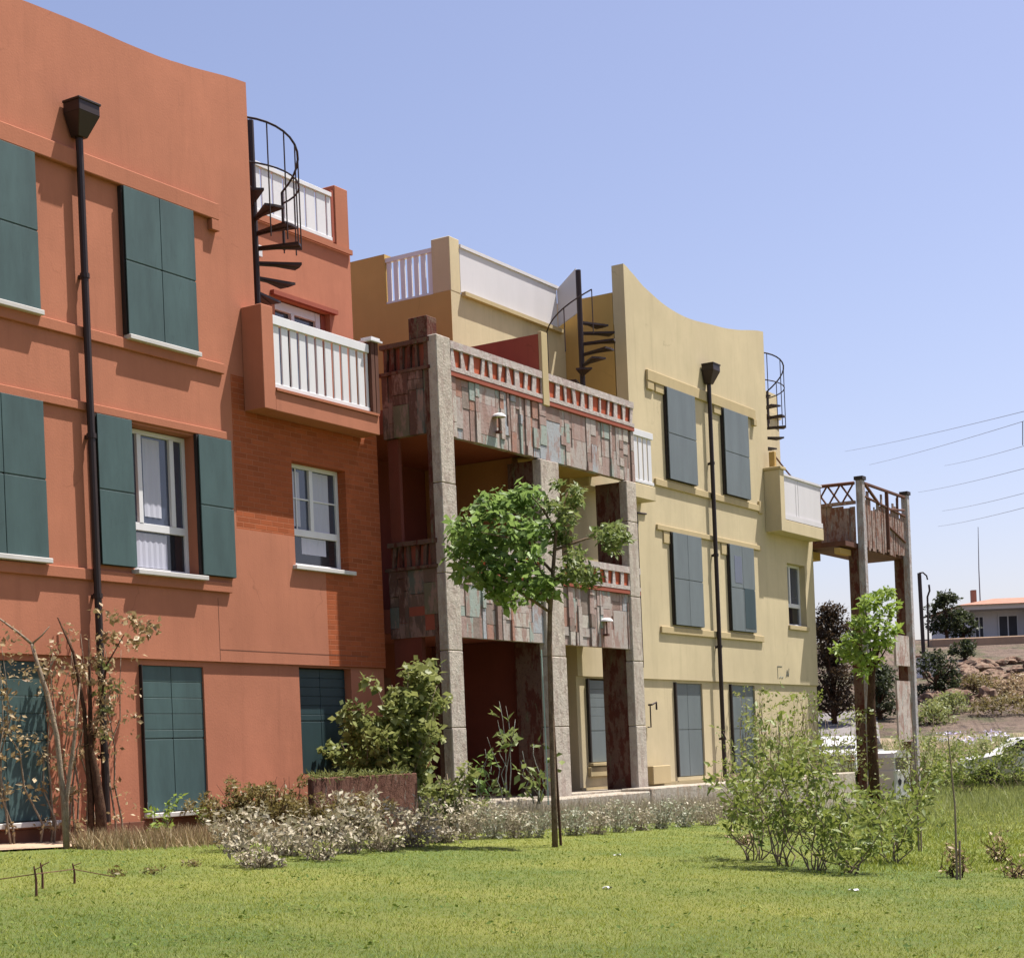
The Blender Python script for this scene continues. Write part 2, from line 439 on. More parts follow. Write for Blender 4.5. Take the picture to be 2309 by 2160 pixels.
def shutter_case(R, s0, s1, h0, h1, n):
    MB().box(s0-.012, s1+.012, .001, n-.034, h0, h1).obj('shutter_dark_box', M['shutter_edge_shade'], R)  # dark box whose visible edge paints the shutter's shaded side

def sill(R, s0, s1, h, n0, n1, parent=None, mat=None, t=.06):
    return MB().box(s0, s1, n0, n1, h-t, h).obj('sill', mat or M['stone_sill'], R, parent, bevel=.006)

def window(R, s0, s1, h0, h1, n, mull=(.45,), transom=.3, curtain=None, bars=False, lab=None):
    """white casement: frame with panes, curtain and sill below it"""
    f = .06
    mb = MB().box(s0, s0+f, n-.05, n, h0, h1).box(s1-f, s1, n-.05, n, h0, h1)
    mb.box(s0+f, s1-f, n-.05, n, h1-f, h1).box(s0+f, s1-f, n-.05, n, h0, h0+f)
    ht = h0+(h1-h0)*transom
    mb.box(s0+f, s1-f, n-.05, n+.004, ht-.05, ht+.05)
    for m in mull:
        c = s0+(s1-s0)*m; mb.box(c-.04, c+.04, n-.05, n+.008, ht+.05, h1-f)
    if bars:
        hb = (ht+h1)/2; mb.box(s0+f, s1-f, n-.03, n-.016, hb-.012, hb+.012)
        c = s0+(s1-s0)*.22; mb.box(c-.012, c+.012, n-.03, n-.014, ht+.05, h1-f)
    w = mb.obj('window', M['white'], R, bevel=.004, label=lab)
    MB().box(s0+f-.01, s1-f+.01, n-.045, n-.036, h0+f-.01, ht-.04).obj('pane', M['glass_dark'], R, w)
    MB().box(s0+f-.01, s1-f+.01, n-.045, n-.036, ht+.04, h1-f+.01).obj('pane', M['glass'], R, w)
    for (a, b, c, d) in (curtain or []):
        q = MB(); x0 = s0+(s1-s0)*a; x1 = s0+(s1-s0)*b; k = max(3, int((x1-x0)/.05))
        lo, hi = h0+(h1-h0)*c, h0+(h1-h0)*d
        for i in range(k):
            xa = x0+(x1-x0)*i/k; xb = x0+(x1-x0)*(i+1)/k; z = n-.034+.006*(i % 2); z2 = n-.034+.006*((i+1) % 2)
            q.add([(xa, z, lo), (xb, z2, lo), (xb, z2, hi), (xa, z, hi)], [(0, 1, 2, 3)])
        q.obj('curtain', M['curtain'], R, w)
    return w

def slat_rail(R, s0, s1, h0, h1, n, gap=.045, bw=.16, name='railing', mat='white', top=.13):
    mb = MB().box(s0-.05, s1, n-.05, n+.035, h1-top, h1)
    mb.box(s0, s1, n-.035, n+.02, h0, h0+.06)
    x = s0
    while x < s1-.02:
        e = min(x+bw, s1); mb.box(x, e, n-.02, n+.005, h0+.06, h1-top); x = e+gap
    return mb.obj(name, M[mat], R, bevel=.005)

def hopper_pipe(R, s, htop, hbot, n=.10):
    r = .047
    p = MB().tube([(s, n, htop-.38), (s, n, hbot)], r, 10)
    for h in np.arange(hbot+.8, htop-.6, 2.0): p.tube([(s, n, h), (s, n, h+.06)], r+.014, 10).box(s-.02, s+.02, 0.001, n, h, h+.05)
    pipe = p.obj('downpipe', M['pipe'], R, smooth=False)
    w = .175
    b = MB()
    b.box(s-w, s+w, .02, .30, htop-.15, htop)
    t = [(s-w, .02, htop-.15), (s+w, .02, htop-.15), (s+w, .30, htop-.15), (s-w, .30, htop-.15)]
    q = [(s-.075, .03, htop-.42), (s+.075, .03, htop-.42), (s+.075, .17, htop-.42), (s-.075, .17, htop-.42)]
    b.add(t+q, [(0, 1, 5, 4), (1, 2, 6, 5), (2, 3, 7, 6), (3, 0, 4, 7), (4, 5, 6, 7)])
    b.box(s-w-.015, s+w+.015, .018, .315, htop-.02, htop+.012)
    b.obj('hopper', M['pipe'], R, pipe, bevel=.006)

def block(R, o, mw, mtrim, mside, msh, curve, hood, left):
    """three storeys with a curved parapet; o shifts it along the row"""
    holes = [(o+.45, o+1.04, 3.08, 7.1)]
    if left: holes.append((o-1.57, o-.34, 4.22, 6.12))
    wobj(wall_cells(MB(), o-5.97, o+1.04, 3.08, 10.2, holes, 0, .26), 'wall', mw, R)
    pts = [(o+a, b) for a, b in curve]; poly = [(pts[0][0], 10.2)]
    for i in range(len(pts)-1):
        for k in range(6):
            t = k/6; (a0, b0), (a1, b1) = pts[i], pts[i+1]
            p0 = pts[max(i-1, 0)][1]; p3 = pts[min(i+2, len(pts)-1)][1]
            hgt = .5*((2*b0)+(-p0+b1)*t+(2*p0-5*b0+4*b1-p3)*t*t+(-p0+3*b0-3*b1+p3)*t**3)
            poly.append((a0+(a1-a0)*t, hgt))
    poly += [pts[-1], (pts[-1][0], 10.2)]
    MB().prism(poly, 1, -.27, 0).obj('parapet', mw, R)
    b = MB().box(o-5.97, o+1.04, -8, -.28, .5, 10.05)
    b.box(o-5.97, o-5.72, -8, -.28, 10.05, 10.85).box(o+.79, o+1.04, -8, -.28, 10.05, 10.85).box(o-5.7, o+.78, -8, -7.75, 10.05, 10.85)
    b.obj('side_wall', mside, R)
    # storey courses
    MB().box(o-5.2, o+.26, .001, hood, 9.17, 9.40).box(o-5.2, o-4.9, .001, .05, 9.0, 9.168).obj('lintel', mtrim, R, bevel=.01)
    MB().box(o+.1, o+.26, .001, .084, 9.02, 9.168).obj('bracket', mtrim, R, bevel=.006)
    MB().box(o-5.0, o+.28, .001, .05, 7.06, 7.2).obj('sill_course', mtrim, R, bevel=.008)
    MB().box(o-5.0, o+.30, .001, .045, 6.15, 6.26).obj('lintel', mtrim, R, bevel=.008)
    MB().box(o-5.0, o+.26, .001, .05, 4.03, 4.17).obj('sill_course', mtrim, R, bevel=.008)
    for s0, s1 in ((-4.42, -3.08), (-1.60, -.28)):
        shutter_case(R, o+s0, o+s1, 7.25, 9.165, .10)
        shutter(R, o+s0, o+s1, 7.25, 9.165, .10, msh, 2 if left else 1)
        if left: sill(R, o+s0, o+s1+.03, 7.25, .001, .125)
    hopper_pipe(R, o-2.34, 9.97, 1.0)

CURVE_L = [(-5.97, 11.5), (-5, 11.1), (-4, 10.98), (-3, 11.04), (-2, 11.09), (-1.2, 11.11), (-.37, 11.17), (1.04, 11.35)]
CURVE_R = [(-5.97, 11.38), (-5.69, 11.3), (-5.13, 11.11), (-4.14, 10.92), (-3.08, 10.87), (-1.95, 10.96), (-.76, 11.08), (1.04, 11.37)]

# ================================================================== TERRACOTTA BUILDING
T = Root('terracotta_building', (-2.4, 0, .7), 'terracotta rendered three storey house with teal shutters and curved parapet', 'building')
block(T, 0, M['terra'], M['terra_trim'], M['terra'], M['shutter_teal'], CURVE_L, .085, True)
shutter_case(T, -4.42, -3.10, 4.24, 6.148, .09); shutter(T, -4.42, -3.10, 4.24, 6.148, .09, M['shutter_teal'])
sill(T, -4.42, -3.07, 4.24, .001, .12)
for a, b in ((-2.22, -1.6), (-.35, .32)):
    MB().box(a-.01, b+.01, .001, .05, 4.24, 6.14).obj('shutter_dark_box', M['shutter_edge_shade'], T)
    shutter(T, a, b, 4.24, 6.14, .085, M['shutter_teal'], 1)
w = window(T, -1.57, -.34, 4.23, 6.11, -.18, (.28, .78), .32, [(.36, .62, .4, .95), (.05, .68, .04, .28)])
sill(T, -1.63, -.30, 4.22, -.17, .13, w)
# ground floor wall set back under the upper storeys
gh = [(-1.52, -.30, 1.05, 3.0), (1.75, 3.0, 1.48, 3.05), (-4.42, -3.1, 1.07, 3.0)]
wobj(wall_cells(MB(), -5.97, 3.85, .4, 3.078, gh, -.045, .22), 'ground_floor_wall', M['terra'], T)
for a, b in ((-4.42, -3.1), (-1.52, -.30)):
    shutter(T, a, b, 1.08, 3.0, -.07, M['shutter_teal'], 2, (.5,), 4)
    MB().box(a, b, -.13, -.11, 1.06, 3.0).obj('shutter_dark_box', M['shutter_edge_shade'], T)
    MB().box(a-.012, a+.001, -.044, .01, 1.08, 3.0).obj('shade_strip', M['shutter_edge_shade'], T)  # dark strip added to paint the shade beside the shutter
    sill(T, a-.02, b+.03, 1.07, -.10, .09)
shutter(T, 1.76, 2.99, 1.49, 3.04, -.16, M['shutter_shade'], 2, (.5,), 5)
MB().box(1.75, 3.0, -.22, -.20, 1.48, 3.05).obj('shutter_dark_box', M['shutter_edge_shade'], T)
MB().box(-5.97, 3.85, -.043, -.01, .4, .98).obj('plinth', M['plinth'], T, bevel=.006)
# bay beside the porch
wobj(wall_cells(MB(), .45, 3.85, 3.08, 7.1, [(1.72, 3.0, 4.52, 6.06), (.45, 2.42, 3.08, 4.95)], 0, .26), 'bay_wall', M['terra_brick_shade'], T)  # darker brick painted where the bay lies in shade
wobj(wall_cells(MB(), .45, 2.42, 3.08, 4.95, [(1.72, 3.0, 4.52, 6.06)], 0, .26), 'sunlit_panel', M['terra'], T)  # lighter panel shaped to the sunlit patch of the bay
MB().box(1.05, 3.85, -7, -.28, .5, 6.94).obj('bay_core', M['terra'], T)
w = window(T, 1.72, 3.0, 4.53, 6.06, -.15, (.48,), .34, [(.5, .84, .36, .95), (.05, .3, .4, .93), (.3, .75, .14, .3)], True)
sill(T, 1.66, 3.1, 4.53, -.14, .07, w)
MB().box(.0, .008, -.02, .002, 3.1, 3.95).box(.0, 3.4, -.02, .002, 3.24, 3.25).obj('render_joint', M['plinth'], T)
# terrace with slatted balcony front
MB().box(1.04, 3.85, -1.4, -.262, 6.95, 7.1).obj('terrace_floor', M['terra_trim'], T)
MB().box(.72, .98, .002, .37, 6.62, 8.08).box(.981, 3.45, .002, .36, 6.62, 6.9).box(.981, 3.3, .002, .12, 6.9, 7.1).obj('balcony_front', M['terra'], T, bevel=.008)
MB().box(.985, 3.42, .03, .39, 6.902, 6.94).obj('balcony_ledge', M['terra_trim'], T)
slat_rail(T, .99, 3.24, 6.95, 7.97, .33, .05, .15)
p = MB().box(3.26, 3.34, .26, .39, 6.942, 8.02).box(3.36, 3.44, .26, .39, 6.942, 8.02).obj('balcony_post', M['rust'], T)
MB().box(3.2, 3.5, .2, .44, 8.022, 8.05).box(3.24, 3.46, .22, .42, 8.05, 8.09).obj('post_cap', M['white'], T, p)
# upper room behind the terrace
wobj(wall_cells(MB(), 1.04, 5.24, 7.1, 10.2, [(3.2, 4.62, 7.12, 9.02)], -1.4, .2), 'upper_wall', M['terra'], T)
MB().box(1.05, 5.24, -7, -1.62, 7.1, 10.18).obj('upper_core', M['terra'], T)
MB().box(3.1, 4.75, -1.398, -1.32, 9.02, 9.09).box(4.5, 4.62, -1.58, -1.5, 7.1, 9.0).obj('door_surround', M['red_wall'], T)
d = MB().box(3.2, 3.32, -1.56, -1.5, 7.12, 9.0).box(4.36, 4.48, -1.56, -1.5, 7.12, 9.0).box(3.33, 4.35, -1.56, -1.5, 8.86, 9.0).box(3.33, 4.35, -1.56, -1.5, 7.12, 7.3).box(3.72, 3.8, -1.56, -1.49, 7.3, 8.86).obj('terrace_door', M['white'], T, bevel=.004)
MB().box(3.3, 4.4, -1.58, -1.57, 7.2, 8.9).obj('pane', M['glass'], T, d)
MB().box(1.5, 2.5, -1.398, -1.36, 9.05, 9.1).obj('lintel', M['red_wall'], T)
MB().box(2.5, 2.78, -1.398, -1.25, 9.5, 9.68).obj('wall_box', M['white'], T, bevel=.008)
MB().box(2.46, 2.74, -1.398, -1.34, 9.1, 9.49).obj('wall_red_panel', M['red_wall'], T)  # red panel just below the white wall box
MB().box(1.04, 5.24, -1.38, -1.34, 10.12, 10.2).box(1.04, 4.8, -1.5, -1.402, 10.2, 10.26).obj('roof_ledge', M['terra_trim'], T)
MB().box(4.88, 5.24, -1.8, -1.4, 10.2, 11.22).obj('parapet_pillar', M['terra_trim'], T, bevel=.01)
MB().box(4.80, 4.878, -1.7, -1.42, 10.26, 11.12).obj('rail_post', M['red_wall'], T)
slat_rail(T, 1.1, 4.78, 10.26, 11.06, -1.42, .035, .24, top=.07)
# deep recess behind the porch
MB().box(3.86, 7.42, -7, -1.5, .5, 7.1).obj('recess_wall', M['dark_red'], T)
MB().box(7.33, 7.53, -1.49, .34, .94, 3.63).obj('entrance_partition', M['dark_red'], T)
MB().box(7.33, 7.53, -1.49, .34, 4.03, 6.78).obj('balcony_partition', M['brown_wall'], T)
MB().box(5.25, 7.42, -7, -5, 7.1, 9.2).obj('rear_wall', M['terra'], T)
MB().box(4.9, 5.95, -1.498, -1.42, 1.0, 3.05).obj('entrance_door', M['rust'], T)
# red dividing wall on the terraces
MB().box(7.33, 7.53, -1.4, .965, 7.11, 8.82).obj('dividing_wall', M['red_wall'], T)
MB().box(7.325, 7.535, .967, 1.03, 7.6, 8.86)  .obj('dividing_wall_end', M['yellow_trim'], T, bevel=.008)

# ================================================================== YELLOW BUILDING
Y = Root('yellow_building', (15.5, 0, .5), 'pale ochre yellow house with slate shutters and swooping curved parapet', 'building')
O = 18.45
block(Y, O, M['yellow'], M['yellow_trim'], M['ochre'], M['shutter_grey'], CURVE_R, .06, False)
for a, b, nl in ((-4.40, -3.02, 2), (-1.56, -.24, 2)):
    shutter_case(Y, O+a, O+b, 4.22, 6.148, .09)
    shutter(Y, O+a, O+b, 4.22, 6.148, .09, M['shutter_grey'], nl)
    MB().box(O+a-.3, O+a-.02, .001, .03, 5.9, 6.148).obj('lintel_stone', M['yellow_trim'], Y, bevel=.006)
    MB().box(O+a-.42, O+a-.02, .001, .04, 9.0, 9.168).obj('lintel_stone', M['yellow_trim'], Y, bevel=.006)
MB().box(O-1.35, O-.95, .0905, .094, 5.3, 5.9).obj('pane', M['glass'], Y)
MB().box(O-.85, O-.3, .0905, .094, 4.3, 5.2).obj('pane', M['shutter_shade'], Y)
MB().box(O+.29, O+.5, .001, .05, 7.02, 7.3).obj('sill_end', M['yellow_trim'], Y, bevel=.006)
gh = [(10.36, 11.66, 1.44, 3.05), (14.1, 15.45, 1.05, 3.02), (16.88, 18.25, 1.05, 3.02)]
wobj(wall_cells(MB(), 9.95, 22.08, .0, 3.078, gh, -.045, .22), 'ground_floor_wall', M['yellow'], Y)
for a, b, lv, lo in ((10.36, 11.66, 4, 1.45), (14.1, 15.45, 0, 1.06), (16.88, 18.25, 0, 1.06)):
    shutter(Y, a, b, lo, 3.02, -.08, M['shutter_grey'], 1 if lv else 2, (.38,) if lv else (.5,), lv)
    MB().box(a, b, -.14, -.12, lo, 3.02).obj('shutter_dark_box', M['shutter_edge_shade'], Y)
    MB().box(a-.05, a+.001, -.044, .015, lo, 3.03).obj('shade_strip', M['shutter_edge_shade'], Y)  # added dark strip, painted shade at the shutter's left
sill(Y, 10.3, 11.75, 1.44, -.05, .06, mat=M['yellow_trim'])
MB().box(10.25, 11.8, -.043, .03, 1.18, 1.36).obj('apron', M['yellow_trim'], Y, bevel=.008)
MB().box(9.95, 22.08, -.043, -.012, .0, .98).obj('plinth', M['yellow_trim'], Y)
wobj(wall_cells(MB(), 9.95, 12.479, 3.08, 7.1, [], 0, .26), 'bay_wall', M['yellow'], Y)
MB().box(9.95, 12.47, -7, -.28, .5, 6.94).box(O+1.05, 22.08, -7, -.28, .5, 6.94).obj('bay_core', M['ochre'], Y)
wobj(wall_cells(MB(), O+.45, 22.08, 3.08, 7.1, [(20.36, 21.5, 4.5, 6.0)], 0, .26), 'bay_wall', M['yellow'], Y)
w = window(Y, 20.37, 21.5, 4.5, 6.0, -.15, (.42,), .34, [(.06, .26, .36, .95)])
sill(Y, 20.3, 21.55, 4.5, -.14, .05, w, M['yellow_trim'], .1)
# left terrace, upper room and roof
MB().box(9.95, 12.47, -1.4, -.262, 6.95, 7.1).obj('terrace_floor', M['yellow_trim'], Y)
MB().box(10.1, 12.85, .002, .33, 6.62, 6.9).obj('balcony_front', M['yellow'], Y, bevel=.008)
slat_rail(Y, 10.4, 12.8, 6.92, 7.97, .31, .05, .15)
MB().box(8.29, 12.47, -7, -1.4, 7.1, 10.2).obj('upper_wall', M['yellow'], Y)
MB().box(8.286, 8.289, -7, -1.4, 7.12, 10.2).box(8.286, 8.5, -7, -2.86, 10.2, 11.14).obj('return_wall', M['ochre'], Y)  # thin skin paints shade on the left face; parapet above in same colour
MB().box(8.286, 8.62, -1.8, -1.395, 10.2, 11.2).obj('parapet_pillar', M['yellow'], Y, bevel=.01)
mb = MB().box(8.3, 8.38, -2.86, -1.8, 10.98, 11.06).box(8.3, 8.36, -2.86, -1.8, 10.2, 10.24)
for i in range(7): mb.box(8.32, 8.345, -2.84+i*.155, -2.84+i*.155+.10, 10.24, 10.98)
mb.obj('railing', M['white'], Y)
mb = MB().box(8.63, 12.2, -1.44, -1.40, 10.24, 11.06).box(8.63, 12.25, -1.47, -1.37, 11.06, 11.12)
for x in (9.8, 11.0, 12.1): mb.box(x, x+.05, -1.47, -1.442, 10.2, 11.06)
mb.obj('roof_screen', M['offwhite'], Y)
MB().box(8.63, 12.3, -1.396, -1.30, 10.16, 10.235).obj('roof_ledge', M['yellow_trim'], Y)
mb = MB().add([(12.22, -1.40, 10.3), (12.25, -1.40, 10.3), (12.25, -.95, 10.5), (12.22, -.95, 10.5), (12.22, -1.40, 11.06), (12.25, -1.40, 11.06), (12.25, -.95, 11.4), (12.22, -.95, 11.4)],
    [(0, 1, 2, 3), (4, 7, 6, 5), (0, 4, 5, 1), (1, 5, 6, 2), (2, 6, 7, 3), (3, 7, 4, 0)])
mb.obj('stair_screen', M['offwhite'], Y)
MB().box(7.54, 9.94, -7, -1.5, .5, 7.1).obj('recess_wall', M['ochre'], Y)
w = window(Y, 8.75, 9.8, 4.2, 6.05, -1.44, (.45,), .1, [(.06, .4, .12, .95), (.5, .9, .12, .95)])
w.children[-1].data.materials[0] = M['curtain_blue']; w.children[-2].data.materials[0] = M['curtain_blue']
# right terrace and upper room
MB().box(O+1.05, 22.08, -1.4, -.262, 6.95, 7.1).obj('terrace_floor', M['yellow_trim'], Y)
MB().box(19.17, 19.43, .002, .40, 6.62, 8.05).box(19.431, 21.85, .002, .39, 6.62, 6.9).obj('balcony_front', M['yellow'], Y, bevel=.008)
MB().box(19.13, 19.47, -.03, .44, 8.051, 8.12).obj('pillar_cap', M['yellow_trim'], Y, bevel=.01)
mb = MB().box(19.44, 21.8, .33, .36, 6.93, 7.93).box(19.44, 21.85, .32, .38, 6.92, 7.04).box(19.44, 21.85, .31, .39, 7.93, 7.98)
mb.box(20.2, 20.22, .36, .366, 7.05, 7.93).box(20.35, 20.37, .36, .366, 7.05, 7.93)
mb.obj('balcony_screen', M['offwhite'], Y)
mb = MB().box(19.28, 19.40, .1, .24, 8.121, 8.5).obj('chimney_pot', M['ochre'], Y, bevel=.01)
MB().tube([(19.38, .2, 8.42), (19.7, .3, 8.15), (19.95, .36, 7.98)], .02, 6).obj('stay_rod', M['rust'], Y, mb)
MB().box(21.8, 21.92, .2, .33, 6.6, 7.98).obj('balcony_post', M['rust'], Y)
MB().box(O+1.04, 23.65, -7, -1.4, 7.1, 10.2).obj('upper_wall', M['yellow'], Y)
MB().box(O+1.04, 23.65, -1.398, -1.33, 10.1, 10.2).box(O+1.04, 23.6, -1.6, -1.41, 10.201, 10.75).obj('parapet', M['yellow'], Y)
# small wall fittings
MB().tube([(12.75, .02, 2.55), (12.75, .1, 2.55), (12.95, .1, 2.6), (12.95, .1, 2.45)], .02, 6).tube([(12.75, .06, 2.55), (12.75, .06, 2.1), (12.62, .06, 2.1)], .014, 6).obj('tap', M['iron'], Y)
MB().box(12.62, 13.4, -.012, .14, .95, 1.32).obj('meter_box', M['yellow_trim'], Y, bevel=.01)
MB().tube([(13.0, .02, 6.42), (12.6, .02, 6.40)], .02, 6).tube([(12.6, .02, 6.40), (12.6, .02, 3.3)], .012, 6).obj('cable', M['iron'], Y)
mb = MB().box(19.52, 19.535, .001, .006, 3.2, 3.5).box(19.535, 19.8, .001, .006, 3.485, 3.5)
for a, b, c, d in ((19.62, 3.22, 19.72, 3.26), (19.75, 3.22, 19.85, 3.25), (20.02, 3.24, 20.1, 3.42), (20.1, 3.42, 20.16, 3.26), (20.16, 3.26, 20.22, 3.46), (20.08, 3.3, 20.2, 3.32)):
    mb.tube([(a, .004, b), (c, .004, d)], .008, 4)
mb.obj('wall_scribble', M['shutter_shade'], Y)

# ================================================================== PORCH TOWERS
def balusters(mb, s0, s1, n0, n1, h0, h1, k, jig=.03):
    st = (s1-s0)/k
    for i in range(k+1):
        c = s0+i*st+random.uniform(-jig, jig); w0 = random.uniform(.025, .08); w1 = random.uniform(.025, .07); t = random.uniform(-.05, .05)
        mb.add([(c-w0, n0, h0), (c+w0, n0, h0), (c+w0, n1, h0), (c-w0, n1, h0), (c-w1+t, n0, h1), (c+w1+t, n0, h1), (c+w1+t, n1, h1), (c-w1+t, n1, h1)],
               [(0, 1, 2, 3), (4, 7, 6, 5), (0, 4, 5, 1), (1, 5, 6, 2), (2, 6, 7, 3), (3, 7, 4, 0)])

def patchwork(name, a, b, h0, h1, place, face, mat):
    mb = MB(); tint = []; nr = 2; hs = [h0+(h1-h0)*(k+(random.uniform(-.25, .25) if 0 < k < nr else 0))/nr for k in range(nr+1)]
    x = a
    while x < b-.03:                      # uneven columns, each broken at its own heights
        e = min(x+random.choice((.07, .1, .12, .16, .2, .3, .5)), b)
        if b-e < .06: e = b
        y = h0; zc = random.uniform(-.02, .02)
        while y < h1-.02:
            q = min(y+random.choice((.16, .24, .34, .5, .7)), h1)
            if h1-q < .08: q = h1
            mb.box(*place(x+.003, e-.003, face+zc+random.uniform(-.012, .012), y+.004, q-.004)); tint += [random.random()]*8; y = q
        x = e
    o = mb.obj(name, M[mat], P)
    at_ = o.data.attributes.new('tint', 'FLOAT', 'POINT'); at_.data.foreach_set('value', np.array(tint, np.float32))
    return o
P = Root('porch_tower', (7.4, .6, .8), 'weathered grey three storey porch between the terracotta and yellow houses', 'porch', None)
for (a, b, h1, nf) in ((4.09, 4.5, 8.2, 1.03), (7.12, 7.76, 6.66, 1.02), (10.25, 10.66, 6.66, 1.02)):
    mb = MB(); hs = [.6, 2.1, 3.3, 4.5, 5.9, h1]
    for i in range(len(hs)-1): mb.box(a+random.uniform(0, .012), b-random.uniform(0, .012), .862, nf+random.uniform(0, .01), hs[i]+.004, hs[i+1]-.004)
    p = mb.obj('post', M['porch_post'], P, bevel=.012)
    MB().box(a+.02, b-.02, .78 if a < 5 else .36, .86, .6, h1-.02).obj('post_fin', M['porch_side_shade'], P, p)  # fin colour includes the shade on the post's side face
for (h0, h1, hr0, hr1, k) in ((3.52, 4.62, 4.62, 5.05, 10), (6.67, 7.70, 7.70, 8.17, 10)):
    for (a, b) in ((4.51, 7.45), (7.452, 10.7)):
        patchwork('parapet_panel', a, b-.004, h0, h1-.08, lambda x0, x1, z, y0, y1: (x0, x1, .86, z, y0, y1), .975, 'porch_block')
        mb = MB().box(a, b-.004, .88, 1.02, hr1-.12, hr1).box(a, b-.004, .88, 1.018, hr0, hr0+.07)
        balusters(mb, a+.08, b-.1, .985, 1.008, hr0+.07, hr1-.12, k)
        r = mb.obj('rail', M['porch_rail'], P)
        MB().box(a+.01, b-.014, .95, .972, hr0+.071, hr1-.121).obj('rail_backing', M['red_paint'], P, r)
        MB().box(a, b-.004, .88, 1.012, hr0-.075, hr0-.003).obj('rail_strip', M['red_wall'], P, r)
    MB().box(4.12, 7.42, -1.49, .855, h0+.12, h0+.50).obj('deck', M['red_wall'], P)
    MB().box(7.54, 10.2, -1.49, .855, h0+.12, h0+.50).obj('deck', M['ochre'], P)
    # left side
    patchwork('side_panel', -.05, .88, h0+.02, h1-.02, lambda x0, x1, z, y0, y1: (4.10-z, 4.2, x0, x1, y0, y1), .0, 'porch_block_shade')  # side stones darkened in colour for the shaded face
    mb = MB().box(4.08, 4.22, -.05, .9, hr1-.07, hr1).box(4.07, 4.22, -.1, .9, hr0-.02, hr0+.03)
    for i in range(6):
        a = .0+i*.15; t = random.uniform(-.03, .05)
        mb.add([(4.12, a, hr0+.03), (4.18, a, hr0+.03), (4.18, a+.05, hr0+.03), (4.12, a+.05, hr0+.03), (4.12, a+t, hr1-.07), (4.18, a+t, hr1-.07), (4.18, a+t+.06, hr1-.07), (4.12, a+t+.06, hr1-.07)],
               [(0, 1, 2, 3), (4, 7, 6, 5), (0, 4, 5, 1), (1, 5, 6, 2), (2, 6, 7, 3), (3, 7, 4, 0)])
    mb.obj('side_rail', M['porch_side_shade'], P)
    MB().box(4.19, 4.21, -.05, .86, hr0, hr1-.05).obj('side_backing', M['red_wall'], P)
MB().box(4.12, 4.4, .5, .85, 8.18, 8.52).obj('post_cap', M['porch_side_shade'], P, bevel=.01)
MB().box(4.13, 4.24, -.02, .5, .9, 3.6).obj('side_wall', M['dark_red'], P)
MB().box(4.14, 4.22, .0, .2, 5.06, 6.68).obj('side_wall', M['dark_red'], P)
MB().box(4.0, 10.8, -1.49, 1.0, .3, .93).obj('porch_floor', M['podium'], P)

E2 = Root('open_balcony_tower', (24.7, .5, .5), 'rusty open timber balcony tower on posts at the far end of the yellow house', 'porch')
for (a, b) in ((22.94, 23.14), (26.38, 26.58)):
    p = MB().box(a, b, .86, 1.03, .3, 8.18).obj('post', M['tower_post'], E2, bevel=.012)
    MB().box(a+.02, b-.02, .60, .858, .3, 6.47).obj('post_fin', M['porch_side_shade'], E2, p)
    MB().box(a-.03, b+.03, .83, 1.06, 8.181, 8.27).obj('post_cap', M['shutter_edge_shade'], E2, p)
MB().box(22.1, 26.6, -.3, .85, 6.48, 6.6).obj('deck', M['rust'], E2)
mb = MB(); x = 23.21
while x < 26.28:
    e = min(x+random.choice((.1, .12, .16, .2)), 26.29)
    mb.box(x, e-random.choice((.01, .03, .06)), .93, .96, 6.45+random.uniform(0, .1), 7.75+random.uniform(-.25, .3)); x = e
mb.obj('parapet_boards', M['tower'], E2)
mb = MB().tube([(23.2, .98, 8.12), (26.3, .98, 8.1)], .045, 6).tube([(23.2, .97, 7.8), (26.3, .97, 7.6)], .035, 6).tube([(24.9, .98, 6.6), (24.9, .98, 8.1)], .05, 6)
mb.tube([(25.0, .98, 7.65), (26.25, .98, 7.75)], .03, 6).tube([(25.0, .98, 7.2), (26.25, .98, 6.9)], .03, 6).tube([(25.7, .98, 7.6), (25.75, .98, 8.1)], .03, 6).tube([(23.3, .98, 8.1), (24.3, .98, 7.7)], .04, 6)
mb.obj('rail', M['rust'], E2)
mb = MB()
for i in range(7): mb.box(22.84+random.uniform(0, .04), 22.9, -.2+i*.15, -.2+i*.15+.143, 6.5, 7.55+random.uniform(-.06, .06))
mb.box(22.8, 22.92, -.22, .86, 7.58, 7.66).obj('side_boards', M['tower'], E2)
mb = MB().tube([(22.86, -.25, 8.12), (22.86, .86, 8.1)], .045, 6).tube([(22.86, -.25, 6.5), (22.86, -.25, 8.2)], .05, 6)
for i in range(3):
    a = -.2+i*.35; mb.tube([(22.86, a, 8.1), (22.86, a+.3, 7.66)], .025, 6).tube([(22.86, a+.34, 8.1), (22.86, a+.04, 7.66)], .025, 6)
mb.obj('side_lattice', M['rust'], E2)
MB().box(22.1, 22.86, .55, .7, 6.3, 6.44).box(22.1, 22.84, -.3, -.1, 6.24, 6.44).obj('beam', M['ochre'], E2)
mb = MB().box(25.2, 26.28, .9, .95, 1.6, 3.2).box(25.2, 26.28, .9, .96, 3.6, 4.4)
mb.obj('lower_screen', M['porch'], E2)

